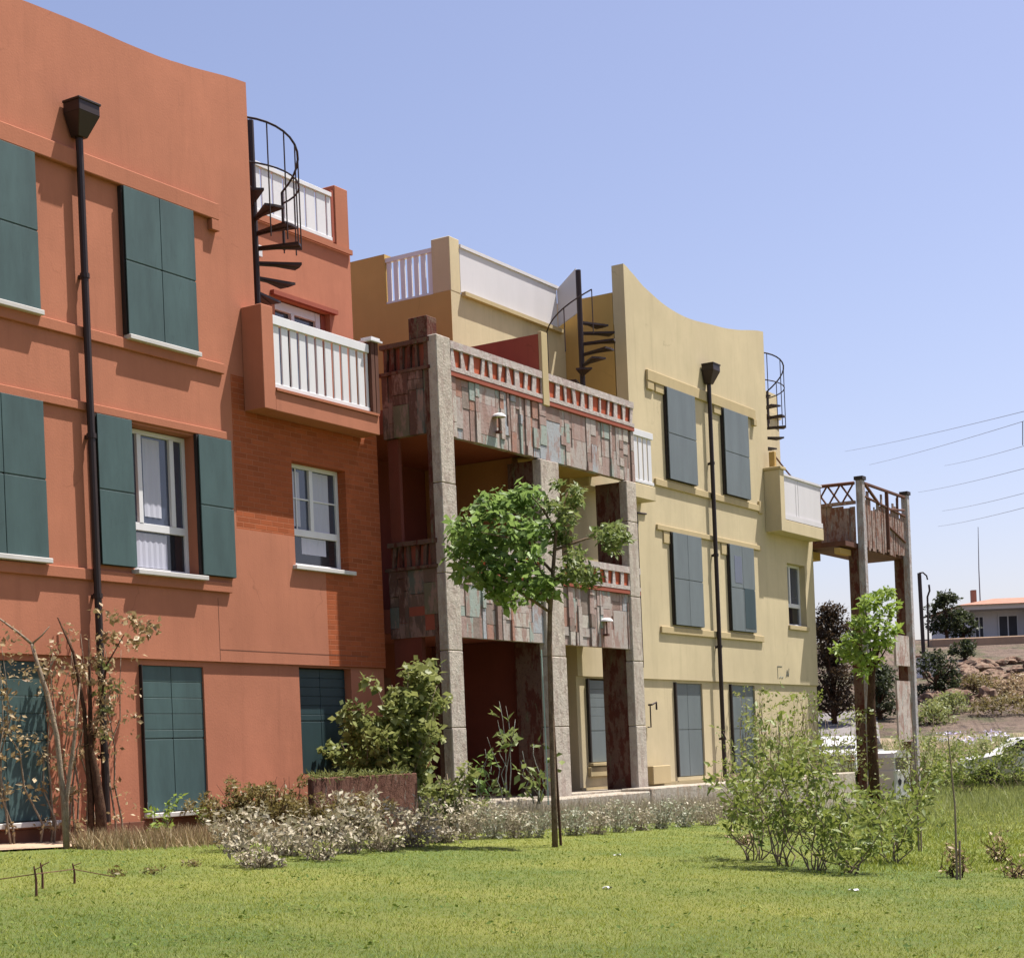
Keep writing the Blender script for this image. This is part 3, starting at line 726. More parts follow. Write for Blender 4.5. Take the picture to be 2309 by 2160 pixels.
def lamp(s, n, h, lab):
    R = Root('wall_lamp', (s, n, h), lab, 'lamp', 'dome lamps on the porch')
    a = MB().tube([(s, n, h-.26), (s, n, h)], .014, 6).box(s-.04, s+.04, n-.05, n+.03, h-.26, h-.22).obj('bracket', M['rust'], R)
    b = MB()
    for i in range(4):
        q0, q1 = i*PI/8, (i+1)*PI/8
        b.tube([(s, n, h+.07*math.sin(q0)), (s, n, h+.07*math.sin(q1))], [.12*math.cos(q0), max(.12*math.cos(q1), .004)], 12, i == 3)
    b.obj('dome', M['tank_white'], R, smooth=True)
lamp(9.2, 1.06, 3.98, 'white dome lamp on the first floor parapet of the grey porch')
lamp(5.8, 1.06, 7.15, 'white dome lamp high on the top parapet of the grey porch')

# ================================================================== SPIRAL STAIRS
def spiral(s, n, h0, h1, a0, dr, rails, lab, R_=.68):
    R = Root('spiral_staircase', (s, n, h0), lab, 'staircase', 'iron spiral stairs to the roofs')
    MB().tube([(s, n, h0), (s, n, h1+1.0)], .055, 10).obj('pole', M['iron'], R, smooth=False)
    k = int((h1-h0)/.215)
    for i in range(k):
        a = math.radians(a0+dr*(13+27*i)); h = h1-.215*i
        w = math.radians(13.5); pts = []
        for (r, q) in ((.05, -w), (R_, -w), (R_, 0), (R_, w), (.05, w)): pts.append((s+r*math.cos(a+q), n+r*math.sin(a+q)))
        mb = MB().prism(pts, 2, h-.035, h)
        mb.tube([(s+.05*math.cos(a), n+.05*math.sin(a), h-.05), (s+R_*.97*math.cos(a), n+R_*.97*math.sin(a), h-.03)], .018, 5)
        mb.obj('tread', M['iron'], R)
    if rails:
        def hel(top, drop, pw): return [(s+R_*math.cos(math.radians(a0+dr*t)), n+R_*math.sin(math.radians(a0+dr*t)), top-drop*(t/180)**pw) for t in range(0, 181, 12)]
        top = hel(h1+.82, .7, 2.0); mid = hel(h1+.2, .25, 1.0)
        MB().tube(top, .018, 6).tube(mid, .014, 6).obj('handrail', M['iron'], R)
        for i in range(1, len(top), 2 if rails > 1 else 3):
            x, y, z = top[i]; MB().tube([(x, y, z), (x, y, h1-.9 if i < 15 else h1-.8)], .011, 5).obj('baluster', M['iron'], R)
        x, y, z = top[-1]; MB().tube([(x, y, z), (x, y, h1-.75)], .022, 6).obj('newel', M['iron'], R)
    else:
        q = [(s+R_*math.cos(math.radians(a0+dr*t)), n+R_*math.sin(math.radians(a0+dr*t)), h1+1.3-(t/180)*1.2) for t in range(130, 260, 12)]
        MB().tube(q, .014, 6).obj('handrail', M['iron'], R)
        for i in (0, 4, 8, 10): MB().tube([q[i], (q[i][0], q[i][1], q[i][2]-.85)], .011, 5).obj('baluster', M['iron'], R)
spiral(1.76, -.55, 7.1, 10.15, 180, -1, 2, 'dark iron spiral staircase with curved rail beside the terracotta block')
spiral(11.6, -.55, 7.1, 10.15, 0, 1, 0, 'dark iron spiral staircase on the terrace left of the yellow block')
spiral(O+1.76, -.55, 7.1, 10.15, 180, -1, 1, 'dark iron spiral staircase showing past the right edge of the yellow block')

# ================================================================== GROUND
def soil_mat():
    m, nt, b = new_mat('dry earth')
    v = coords(nt)
    c = mixc(nt, ramp(nt, noise(nt, v, .5, 6, .7), [(.35, (0, 0, 0, 1)), (.65, (1, 1, 1, 1))]).outputs[0], (.24, .17, .11, 1), (.34, .27, .18, 1))
    c = mixc(nt, ramp(nt, noise(nt, v, .9, 7, .75), [(.5, (0, 0, 0, 1)), (.58, (.8,)*3+(1,))]).outputs[0], c, (.10, .12, .035, 1))
    c = mixc(nt, ramp(nt, noise(nt, v, 6, 6, .75), [(.55, (0, 0, 0, 1)), (.7, (.8,)*3+(1,))]).outputs[0], c, (.08, .055, .035, 1))
    nt.links.new(c, b.inputs['Base Color']); b.inputs['Roughness'].default_value = 1
    bump(nt, b, noise(nt, v, 3, 8, .75), 1, .15); return m

def hill_mat():
    m, nt, b = new_mat('bank earth')
    v = coords(nt)
    c = mixc(nt, ramp(nt, noise(nt, v, .22, 6, .7), [(.35, (0, 0, 0, 1)), (.65, (1, 1, 1, 1))]).outputs[0], (.15, .10, .072, 1), (.23, .165, .12, 1))
    c = mixc(nt, ramp(nt, noise(nt, v, .35, 8, .75), [(.5, (0, 0, 0, 1)), (.57, (.9,)*3+(1,))]).outputs[0], c, (.10, .105, .04, 1))
    c = mixc(nt, ramp(nt, noise(nt, v, 1.6, 8, .8), [(.49, (0, 0, 0, 1)), (.62, (.9,)*3+(1,))]).outputs[0], c, (.065, .042, .03, 1))
    nt.links.new(c, b.inputs['Base Color']); b.inputs['Roughness'].default_value = 1
    bump(nt, b, noise(nt, v, .9, 9, .8), 1, .5); return m

def lawn_mat():
    m, nt, b = new_mat('lawn turf')
    v = coords(nt)
    c = mixc(nt, ramp(nt, noise(nt, v, .45, 5, .65), [(.38, (0, 0, 0, 1)), (.64, (1, 1, 1, 1))]).outputs[0], (.075, .13, .013, 1), (.20, .21, .03, 1))
    c = mixc(nt, ramp(nt, noise(nt, v, 14, 6, .8), [(.45, (0, 0, 0, 1)), (.7, (.8,)*3+(1,))]).outputs[0], c, (.20, .19, .045, 1))
    c = mixc(nt, ramp(nt, noise(nt, v, 40, 4, .8), [(.5, (0, 0, 0, 1)), (.7, (.7,)*3+(1,))]).outputs[0], c, (.045, .07, .008, 1))
    nt.links.new(c, b.inputs['Base Color']); b.inputs['Roughness'].default_value = 1
    bump(nt, b, noise(nt, v, 45, 6, .8), 1, .03); return m

def sheet(name, pts2d, off, mat, kind='structure'):
    """pts2d: rows of (x, y); a terrain sheet following the ground"""
    r, c = len(pts2d), len(pts2d[0])
    mb = MB().add([(x, y, H(x, y)+off) for row in pts2d for (x, y) in row],
                  [(i*c+j, i*c+j+1, (i+1)*c+j+1, (i+1)*c+j) for i in range(r-1) for j in range(c-1)])
    o = mb.obj(name, mat, None, smooth=True)
    if o.data.polygons[0].normal.z < 0: o.data.flip_normals()
    o['kind'] = kind; return o

xs = [-400, -120, -40, -20]+list(np.arange(-12, 30.1, 1.0))+[36, 46, 60, 90, 160, 500]
ys = [-60, -20, 0]+list(np.arange(4, 58.1, 1.0))
sheet('ground', [[(x, y) for x in xs] for y in ys], 0, soil_mat())
ys = [58]+list(np.arange(60, 104, 2.0))+[110, 120, 130, 160, 200, 300, 500, 1200, 4000]
xs = [-2500, -400, -120, -40]+list(np.arange(-10, 60.1, 2.0))+[80, 120, 200, 500, 3000]
sheet('hill', [[(x, y) for x in xs] for y in ys], 0, hill_mat())
lm = lawn_mat()
def sn(s, n): return W(s, n)[:2]
sheet('lawn', [[sn(s, n) for n in np.arange(1.15, 26, .6)] for s in np.arange(-26, 27.1, .6)], .03, lm)
sheet('far_lawn', [[sn(s, n) for n in np.arange(-6, 26, .8)] for s in np.arange(27.0, 33.5, .8)], .03, lm)
sheet('path', [[sn(s, n) for n in np.arange(-.02, 1.13, .2)] for s in np.arange(-14, 2.2, .5)], .04, plaster('path screed', (.50, .36, .25, 1), .15, .4))
q = [gp(1845, 1612), gp(1975, 1600), gp(1990, 1712), gp(1845, 1712)]
sheet('road', [[tuple(np.array(q[0][:2])*(1-u)*(1-v)+np.array(q[1][:2])*u*(1-v)+np.array(q[2][:2])*u*v+np.array(q[3][:2])*(1-u)*v) for u in np.linspace(0, 1, 5)] for v in np.linspace(0, 1, 14)], .05, plaster('pale road', (.23, .21, .205, 1), .2, .4))

# ---------------- lawn blades
def blades(name, x, y, z, hgt, wid, tint, mat, lean=.9):
    n = len(x); a = rng.uniform(0, 2*PI, n); b = np.stack([x, y, z], 1)
    sd = np.stack([np.cos(a), np.sin(a), np.zeros(n)], 1)*wid[:, None]
    la = rng.uniform(0, 2*PI, n); ll = hgt*lean*rng.uniform(.1, 1.6, n)
    tip = b+np.stack([np.cos(la)*ll, np.sin(la)*ll, hgt], 1)
    v = np.stack([b-sd, b+sd, tip], 1).reshape(-1, 3)
    me = bpy.data.meshes.new(name); me.vertices.add(3*n); me.vertices.foreach_set('co', v.astype(np.float32).ravel())
    me.loops.add(3*n); me.loops.foreach_set('vertex_index', np.arange(3*n, dtype=np.int32))
    me.polygons.add(n); me.polygons.foreach_set('loop_start', np.arange(n, dtype=np.int32)*3); me.update(calc_edges=True)
    at_ = me.attributes.new('tint', 'FLOAT', 'POINT'); at_.data.foreach_set('value', np.repeat(tint, 3).astype(np.float32))
    me.materials.append(mat); o = bpy.data.objects.new(name, me); C.objects.link(o); return o

def hvec(x, y): return .47-.055*np.clip(x, -9, 8.5)+np.interp(y, RY, RH)
NG = 420000
gy = 8.0*(52/8.0)**rng.uniform(0, 1, NG)**1.05; gx = rng.uniform(-.43, .43, NG)*gy
gn = (gx-P0X)*DY-(gy-P0Y)*DX; gs = (gx-P0X)*DX+(gy-P0Y)*DY
ok = ((gn > 1.35+.25*rng.normal(size=NG)) | (gs > 27.5)); gx, gy, gn, gs = gx[ok], gy[ok], gn[ok], gs[ok]
patch = .5+.22*np.sin(gx*.9+1.3*np.sin(gy*.35))+.2*np.sin(gy*.55+gx*.4+.6)+.12*np.sin(gx*2.3-gy*1.1)
def vnoise(x, y, f, seed):
    g = np.random.default_rng(seed).uniform(-1, 1, (64, 64)); u = (x*f) % 63; w_ = (y*f) % 63
    i = u.astype(int); j = w_.astype(int); fu = u-i; fw = w_-j; fu = fu*fu*(3-2*fu); fw = fw*fw*(3-2*fw)
    return (g[i, j]*(1-fu)+g[i+1, j]*fu)*(1-fw)+(g[i, j+1]*(1-fu)+g[i+1, j+1]*fu)*fw
pn = .55+.42*vnoise(gx+40, gy, .55, 1)+.25*vnoise(gx+40, gy, 1.7, 2)+.2*vnoise(gx+40, gy, 5, 3)
tint = np.clip(.55*pn+.3*patch+rng.normal(size=len(gx))*.17, 0, 1)
tall = 1+.8*(rng.uniform(size=len(gx)) > .985)+1.6*((gx > .19*gy) & (gy > 17))*rng.uniform(0, 1, len(gx))
tag(blades('lawn_grass', gx, gy, hvec(gx, gy)+.02, rng.uniform(.012, .034, len(gx))*tall, .0033*(gy/9)**.95*rng.uniform(.7, 1.4, len(gx)), tint, L['grass']),
    'short green and yellowish grass of the lawn', 'grass', kind='stuff')

wp = []
for _ in range(240):
    y_ = 9*(24/9)**rng.uniform(); x_ = rng.uniform(-.36, .36)*y_
    if (x_-P0X)*DY-(y_-P0Y)*DX < 1.6: continue
    for _k in range(int(rng.uniform(4, 16))): 
        a_, b_ = x_+rng.normal()*.09, y_+rng.normal()*.09; wp.append((a_, b_, H(a_, b_)+.03+rng.uniform(0, .025)))
tag(leaves('lawn_weeds', wp, .032, L['dull'], None, aspect=.6, up=1.2), 'small broad leaved weeds scattered through the lawn', 'weeds', kind='stuff')

# dry grass fringe along the garden wall
n_ = 24000
fs = rng.uniform(2.8, 14.5, n_); fn = 1.75+np.abs(rng.normal(size=n_))*.2
fx = P0X+DX*fs+DY*fn; fy = P0Y+DY*fs-DX*fn
tag(blades('dry_grass', fx, fy, hvec(fx, fy)+.02, rng.uniform(.15, .62, n_)*rng.uniform(.5, 1, n_), rng.uniform(.004, .010, n_), rng.uniform(0, 1, n_), L['dry'], .5),
    'bleached dry grass along the foot of the pale garden wall', 'dry grass', kind='stuff')
n_ = 12000
fs = rng.uniform(-4, 3.0, n_); fn = 1.15+np.abs(rng.normal(size=n_))*.3
fx = P0X+DX*fs+DY*fn; fy = P0Y+DY*fs-DX*fn
tag(blades('dry_weeds', fx, fy, hvec(fx, fy)+.02, rng.uniform(.05, .28, n_), rng.uniform(.004, .009, n_), rng.uniform(0, 1, n_), L['rusty'], .6),
    'brown dry weeds at the foot of the terracotta house', 'weeds', kind='stuff')

# ================================================================== GARDEN WALLS
gw = Root('garden_wall', (8.5, 1.4, .3), 'low pale lichen stained garden wall in front of the porch', 'wall')
mb = MB(); s = 3.3
while s < 18.5:
    e = s+random.choice((1.6, 2.1, 2.4)); hh = .93+random.uniform(-.03, .03)
    mb.box(s, e-.008, 1.1, 1.72+random.uniform(-.015, .015), -.4, hh); s = e
mb.obj('masonry', M['podium'], gw, bevel=.02)
mb = MB().box(12.4, 18.6, .1, 1.098, -.4, .9).box(3.3, 12.39, 1.001, 1.098, .2, .9)
mb.obj('terrace_fill', M['podium'], gw)
pw = Root('planter_wall', (.2, 1.5, .6), 'stained reddish planter wall with grass growing along its top', 'planter')
MB().box(-.1, 2.3, 1.5, 1.6, .3, 1.44).obj('front', M['planter'], pw, bevel=.015)
b_ = W(.2, 1.95, .6)
pts = np.array([[rng.uniform(-.3, 1.95), rng.uniform(-.12, .06), .82+rng.uniform(0, .07)] for _ in range(900)])
leaves('top_grass', pts, .07, L['bush'], pw.o, aspect=.2, up=-.3)

# ================================================================== TREES AND PLANTS
def px_tree(y0):
    b = None
    return lambda px, py, dy=0.: np.array(at(px, py, y0+dy))

# main young tree on the lawn
b0 = gp(1252, 1915); tp = px_tree(b0[1]); B0 = np.array(b0)
R = Root('young_tree', b0, 'young tree with a green leafy crown and thin trunk in front of the grey porch', 'tree', fac=False)
rel = lambda p, B=B0: tuple(np.array(p)-B)
mb = MB().tube([rel(tp(x, y)) for x, y in ((1252, 1925), (1249, 1800), (1243, 1600), (1239, 1450), (1240, 1380), (1246, 1300), (1252, 1220), (1262, 1150), (1280, 1110))], [.038, .036, .033, .031, .03, .026, .021, .014, .007], 8)
for q in (((1242, 1360), (1180, 1300), (1120, 1270)), ((1243, 1340), (1190, 1230), (1150, 1170)), ((1245, 1310), (1300, 1290), (1330, 1300)), ((1250, 1240), (1320, 1215), (1385, 1205)),
          ((1240, 1380), (1150, 1320), (1070, 1280)), ((1246, 1290), (1180, 1220), (1085, 1200)), ((1255, 1200), (1225, 1150), (1200, 1120))):
    mb.tube([rel(tp(x, y, (i*.3*random.uniform(-1, 1)))) for i, (x, y) in enumerate(q)], [.02, .013, .005], 6)
mb.obj('trunk', M['bark_mid'], R, smooth=True)
cl = [(1060, 1190, 1), (1105, 1150, 1.1), (1155, 1135, 1), (1195, 1125, .6), (1045, 1245, 1), (1100, 1225, 1.2), (1165, 1200, 1.2), (1080, 1290, .9), (1140, 1275, 1.2), (1200, 1255, 1), (1215, 1190, .7),
      (1120, 1325, .6), (1180, 1310, .9), (1225, 1320, .6), (1040, 1285, .4), (1150, 1340, .4), (1210, 1350, .4)]
cs = []
for x, y, k in cl:
    for _ in range(3):
        cs.append((rel(tp(x+random.uniform(-18, 18), y+random.uniform(-14, 14), random.uniform(-.5, .5))), k*random.uniform(.6, 1.1)))
leaves('foliage', clumps(cs, 76, .26), .112, L['tree'], R.o, aspect=.58, up=.5, droop=.7)
cs = [(rel(tp(x+random.uniform(-8, 8), y+random.uniform(-8, 8), random.uniform(-.35, .35))), k) for x, y, k in ((1290, 1130, .6), (1275, 1165, .7), (1265, 1215, .6), (1300, 1255, .8), (1315, 1295, 1), (1275, 1300, .8), (1330, 1310, .6), (1380, 1200, .8), (1352, 1205, .5), (1400, 1215, .5), (1385, 1235, .4), (1250, 1140, .6), (1300, 1110, .4), (1258, 1090, .2)) for _ in range(2)]
leaves('pale_foliage', clumps(cs, 120, .18), .08, L['tree_pale'], R.o, aspect=.45, up=.5, droop=.4)
S = Root('tree_stake', gp(1262, 1912), 'thin wooden stake tied beside the young tree trunk', 'stake', fac=False)
MB().tube([(0.02, .03, -.1), (-.03, .03, 2.35)], .018, 6).obj('stick', M['bark_dark'], S)
MB().tube([(-.12, .0, .55), (-.12, .0, 1.3), (-.13, 0, 2.5)], .009, 5).obj('tie_tape', M['tape'], S)

# big dusty bush left of the porch
bb = W(2.75, .95); bb = (bb[0], bb[1], H(*bb[:2]))
shrub('bush', bb, 'big dusty green bush left of the grey porch', 'bush', 2.75, 1.0, .105, L['bush'], 26, 62, 170, M['bark'], spread=.21, low=.1, aspect=.78)
bb = W(2.9, 1.75); bb = (bb[0], bb[1], H(*bb[:2]))
shrub('bush', bb, 'lower olive bush spreading over the planter wall beside the porch', 'bush', 1.1, .55, .09, L['bush'], 10, 30, 44, M['bark'], spread=.14, low=.2, aspect=.7)
# dry hedge under the terracotta wall
for (x, y, h, r, lab) in ((515, 1893, .62, .45, 'brown dry hedge shrub nearest the two leaf ground floor window'), (575, 1892, .85, .45, 'olive brown dry hedge shrub between window and planter wall'),
                          (640, 1888, .8, .5, 'olive brown dry shrub against the planter wall end'), (720, 1896, .6, .45, 'olive dry shrub before the left half of the planter wall'), (800, 1898, .55, .45, 'olive dry shrub before the right half of the planter wall')):
    shrub('dry_shrub', gp(x, y), lab, 'shrub', h*1.12, r*1.15, .055, L['olive'], 30, 40, 110, M['bark_dark'], 'dry hedge below the terracotta wall', spread=.10, low=.15, wob=.05, stemr=.008)
# bleached flower shrubs along the lawn edge
for (x, y, h, r, lab) in ((590, 1962, .42, .38, 'bleached straw flower clump standing furthest out on the lawn'), (650, 1935, .55, .4, 'whitish dry flower clump below the planter wall left end'),
        (720, 1945, .46, .45, 'pale straw coloured clump before the middle of the planter wall'), (790, 1930, .6, .4, 'pale dry clump before the right end of the planter wall'),
        (865, 1925, .5, .4, 'bleached clump under the big dusty bush'), (930, 1915, .6, .4, 'yellowish white dry clump at the right foot of the dusty bush'), (1000, 1905, .55, .35, 'grey white dry clump below the left porch post'),
        (540, 1925, .4, .4, 'small brownish dry clump below the dry hedge')):
    shrub('dry_flowers', gp(x, y), lab, 'dry plant', h*random.uniform(.9, 1.6), r*1.1, .06, L['dry'], 22, 16, 52, M['bark'], 'bleached dry clumps along the lawn edge', spread=.09, low=.25, wob=.05, stemr=.006)
# low tufts before the garden wall
for k, (x, y, h, lf, lab) in enumerate(((1060, 1897, .62, 'dry', 'grey dry tuft at the foot of the left porch post'), (1110, 1895, .55, 'sage', 'grey green tuft at the garden wall left of the tree pole'), (1160, 1894, .6, 'dry', 'bleached tuft at the wall below the doorway plants'), (1205, 1893, .5, 'sage', 'grey green tuft at the wall just left of the tree pole'),
        (1300, 1888, .6, 'sage', 'grey green tuft at the wall just right of the tree pole'), (1345, 1885, .62, 'dry', 'bleached tuft at the wall below the half hidden ground floor window'), (1395, 1880, .6, 'sage', 'grey green tuft below the right porch post'), (1440, 1876, .55, 'dry', 'bleached tuft just right of the right porch post'),
        (1490, 1872, .6, 'sage', 'grey green tuft at the wall below the wall tap'), (1545, 1868, .55, 'sage', 'grey green tuft at the wall below the left ground floor shutter of the yellow house'), (1600, 1864, .6, 'dry', 'bleached tuft at the wall below the yellow house downpipe'))):
    shrub('dry_tuft', gp(x, y), lab, 'dry plant', h, .36, .045, L[lf], 20, 18, 44, M['bark'], 'tufts along the garden wall', spread=.11, low=.2, wob=.05, stemr=.005)
# plants inside the porch
for (px, py, top, lab, lf, sz) in ((1140, 1800, 1545, 'tall thin plant with big pale leaves inside the porch doorway', 'tree_pale', .17), (1085, 1812, 1660, 'low green broad leaf plant at the left inside the porch doorway', 'tree', .15), (1210, 1805, 1640, 'leggy plant with pale pointed leaves beside the middle porch post', 'tree_pale', .14)):
    y0 = 26.3; b1 = np.array(at(px, py, y0)); hgt = (py-top)/FOC*y0
    shrub('porch_plant', tuple(b1), lab, 'plant', hgt, .34, sz, L[lf], 5, 7, 12, M['bark_grey'], 'plants in the porch doorway', spread=.15, low=.25, aspect=.5, stemr=.012)

# forked bare sapling at the left
b0 = gp(150, 1920); tp = px_tree(b0[1]); B1 = np.array(b0); r1 = lambda p: tuple(np.array(p)-B1)
R = Root('bare_sapling', b0, 'bare pale forked sapling at the left edge of the lawn', 'tree', fac=False)
mb = MB().tube([r1(tp(x, y)) for x, y in ((150, 1930), (143, 1800), (128, 1660), (105, 1560), (85, 1500), (72, 1452))], [.034, .033, .03, .028, .025, .021], 8)
mb.tube([r1(tp(x, y)) for x, y in ((72, 1452), (40, 1425), (-15, 1385))], [.018, .014, .009], 6).tube([r1(tp(x, y)) for x, y in ((72, 1452), (95, 1432), (112, 1412))], [.013, .009, .005], 6)
mb.tube([r1(tp(x, y)) for x, y in ((152, 1925), (150, 1800), (160, 1720), (168, 1660), (180, 1540))], [.026, .026, .024, .018, .008], 7)
mb.tube([r1(tp(x, y)) for x, y in ((120, 1640), (104, 1620), (100, 1600))], [.01, .007, .004], 5).tube([r1(tp(x, y)) for x, y in ((98, 1540), (120, 1490), (118, 1470))], [.01, .007, .004], 5)
mb.obj('trunk', M['bark'], R, smooth=True)
cs = [(r1(tp(x+random.uniform(-12, 12), y+random.uniform(-20, 20), random.uniform(-.3, .3))), random.uniform(.4, 1)) for x, y in ((40, 1480), (20, 1500), (60, 1500), (10, 1440), (120, 1560), (135, 1640), (150, 1540), (140, 1700), (120, 1720), (130, 1490))]
leaves('dead_leaves', clumps(cs, 26, .2), .05, L['rusty'], R.o, aspect=.4, up=.0, droop=.6)
b0 = gp(214, 1905); tp = px_tree(b0[1]); B2 = np.array(b0); r2 = lambda p: tuple(np.array(p)-B2)
R = Root('vine_trunk', b0, 'dark split trunk wrapped in a dead vine left of the downpipe', 'tree', fac=False)
mb = MB().tube([r2(tp(x, y)) for x, y in ((232, 1915), (226, 1820), (215, 1740), (205, 1690), (203, 1560), (200, 1440))], [.075, .065, .05, .035, .022, .01], 8)
mb.tube([r2(tp(x, y)) for x, y in ((205, 1910), (205, 1800), (196, 1700), (190, 1600), (165, 1470), (130, 1392))], [.045, .04, .03, .024, .018, .008], 7)
mb.tube([r2(tp(x, y)) for x, y in ((205, 1700), (225, 1600), (240, 1500), (280, 1430))], [.02, .016, .012, .005], 6)
mb.obj('trunk', M['bark_dark'], R, smooth=True)
cs = [(r2(tp(x+random.uniform(-16, 16), y+random.uniform(-16, 16), random.uniform(-.25, .25))), k*random.uniform(.5, 1.1)) for x, y, k in ((210, 1480, 1), (225, 1540, 1), (240, 1580, 1), (215, 1620, 1), (235, 1640, .8), (205, 1690, .8), (190, 1520, .8), (175, 1500, .7), (240, 1480, .7), (160, 1580, .6), (265, 1560, .4), (170, 1640, .4)) for _ in range(2)]
leaves('vine', clumps(cs, 46, .16), .06, L['rusty'], R.o, aspect=.5, up=.1, droop=.5)
cs = [(r2(tp(x+random.uniform(-12, 12), y+random.uniform(-10, 10), random.uniform(-.2, .2))), k) for x, y, k in ((225, 1380, .4), (250, 1395, .7), (280, 1400, .8), (315, 1405, .8), (335, 1430, .7), (260, 1430, .8), (300, 1440, .7), (235, 1425, .6), (340, 1400, .4))]
leaves('pale_leaves', clumps(cs, 44, .14), .075, L['rusty'], R.o, aspect=.6, up=.3)
cs = [(r2(tp(x, y, random.uniform(-.2, .2))), k) for x, y, k in ((225, 1560, .5), (240, 1600, .5), (230, 1500, .4), (255, 1545, .4), (235, 1660, .3))]
leaves('green_leaves', clumps(cs, 50, .14), .065, L['bush'], R.o, aspect=.6, up=.3)
for (s, n, h, lab) in ((-1.62, .35, .62, 'bright green weed left of the two leaf ground floor window'), (-.62, .3, .5, 'bright green weed before the right leaf of the ground floor window')):
    w = W(s, n); shrub('weed', (w[0], w[1], H(*w[:2])+.03), lab, 'plant', h, .2, .085, L['bright'], 7, 12, 20, M['bark_grey'], 'weeds at the ground floor window', spread=.1, low=.3, stemr=.006)

# shrubs of the right hand bed
for (x, y, h, r, lab, lf) in ((1700, 1945, 1.3, .55, 'tall wispy shrub in the middle of the lawn bed', 'garden'),
        (1765, 1960, 1.7, .55, 'shrub with crossing bare stems in the lawn bed', 'garden'), (1835, 1968, 1.3, .5, 'leggy shrub with two bare stems in the lawn bed', 'garden'), (1915, 1975, .9, .45, 'shrub with a dark twiggy base at the front of the bed', 'garden'),
        (2010, 1950, 1.2, .5, 'thin shrub at the right end of the lawn bed', 'garden'), (1725, 1890, 2.0, .7, 'dense leafy shrub behind the lawn bed', 'bush'), (1830, 1880, 1.8, .7, 'dense shrub below the bright small tree', 'bush'),
        (2100, 1800, 1.45, .9, 'green shrub right of the white bin', 'garden'), (2180, 1790, 1.5, 1.1, 'low green shrub under the lilac flowers', 'garden'), (2270, 1785, 1.6, 1.2, 'low green shrub at the right edge of the lawn', 'garden'), (2135, 1772, 1.75, 1.1, 'tall loose shrub left of the white car at the right edge', 'garden'), (2225, 1772, 1.7, 1.2, 'tall dusty shrub before the lilac flowers', 'bush'), (2310, 1775, 1.7, 1.2, 'tall dusty shrub before the white car at the right edge', 'bush'), (1700, 1850, 1.3, .55, 'leafy shrub growing over the end of the pale wall', 'garden')):
    shrub('garden_shrub', gp(x, y), lab, 'shrub', h, r, .082 if y > 1830 else .12, L[lf], 9, 13, 54, M['bark'], 'shrubs of the right hand bed', spread=.17, low=.42, aspect=.42, wob=.16, stemr=.010, up=.2)
for (x, y, h, lab) in ((2072, 1925, 2.0, 'thin bare sapling right of the lawn bed'), (2158, 1990, 1.45, 'slim brown stake in the rough grass at the right')):
    R = Root('thin_stake', gp(x, y), lab, 'stake', fac=False)
    MB().tube([(0, 0, -.1), (.01, 0, h*.5), (-.03, 0, h)], [.013, .009, .005], 6).tube([(.03, 0, -.05), (.04, 0, .4)], .011, 5).obj('stick', M['bark'], R)
for (x, y, h, lab) in ((2155, 1985, .45, 'brown dead stalk clump at the foot of the slim stake'), (2250, 1950, .5, 'brown dead stalks right of the slim stake'), (1680, 1910, .22, 'small brown dead clump left of the lawn bed'), (2290, 1985, .3, 'dry straw clump at the right edge of the lawn')):
    shrub('dead_stalks', gp(x, y), lab, 'dry plant', h, .2, .05, L['rusty'], 14, 8, 22, M['bark_dark'], 'dead stalks in the grass', spread=.08, low=.2, stemr=.007)

# shrubs in front of the yellow ground floor
for (s, n, h, r, lab, lf) in ((17.6, .75, 2.0, .5, 'tall thin grey green shrub before the right ground floor shutter', 'bush'), (19.6, .9, 2.1, .8, 'bush with bare stems before the yellow ground floor corner', 'garden'), (21.3, .9, 2.4, .8, 'high bush at the right corner of the yellow house', 'bush'),
        (23.5, 1.9, 2.2, .9, 'bush between the yellow house and the open balcony tower', 'bush'), (22.6, -1.5, 3.0, 1.0, 'dark bush beside the far wall of the yellow house', 'dark')):
    w = W(s, n); shrub('wall_shrub', (w[0], w[1], H(*w[:2])+.3), lab, 'shrub', h, r, .085, L[lf], 12, 16, 60, M['bark'], 'shrubs along the yellow house', spread=.2, low=.25, aspect=.45, stemr=.014)

# dry creepers on the two ground floors
def creeper(s0, s1, h0, h1, n, lab, k, lf, sz, per, stems):
    b = W((s0+s1)/2, n); R = Root('creeper', ((s0+s1)/2, n, h0), lab, 'creeper')
    mb = MB(); pts = []
    for i in range(stems):
        x = random.uniform(s0, s1); p = [(x, n+random.uniform(-.05, .05), h0-.3)]
        for j in range(1, 7): p.append((min(max(p[-1][0]+random.gauss(0, .09), s0), s1), n+random.uniform(-.08, .06), h0-.3+(h1-h0+.3)*j/6*random.uniform(.9, 1.05)))
        mb.tube(p, [.016, .014, .012, .010, .008, .006, .003], 5)
        pts += [q for q in p[1:]]
    mb.obj('stems', M['bark'], R, smooth=True)
    cs = [(R.f((random.uniform(s0, s1), n+random.uniform(-.06, .06), random.uniform(h0, h1))), random.uniform(.4, 1)) for _ in range(k)]+[(R.f(q), random.uniform(.4, 1)) for q in pts]
    leaves('foliage', clumps(cs, per, .14), sz, L[lf], R.o, aspect=.55, up=.2)
creeper(-4.9, -3.0, .95, 3.1, .18, 'patchy dry creeper over the ground floor shutter at the left edge', 40, 'rusty', .07, 20, 7)
creeper(-2.9, -1.75, .9, 3.3, .16, 'dry creeper on the terracotta wall behind the downpipe', 26, 'rusty', .06, 14, 6)
creeper(16.8, 18.5, .9, 3.0, .2, 'thin creeper over the right ground floor shutter of the yellow house', 30, 'bush', .07, 14, 6)
creeper(18.7, 22.0, .9, 2.9, .2, 'creeper over the yellow ground floor at the right corner', 46, 'garden', .075, 12, 9)
n_ = 38000
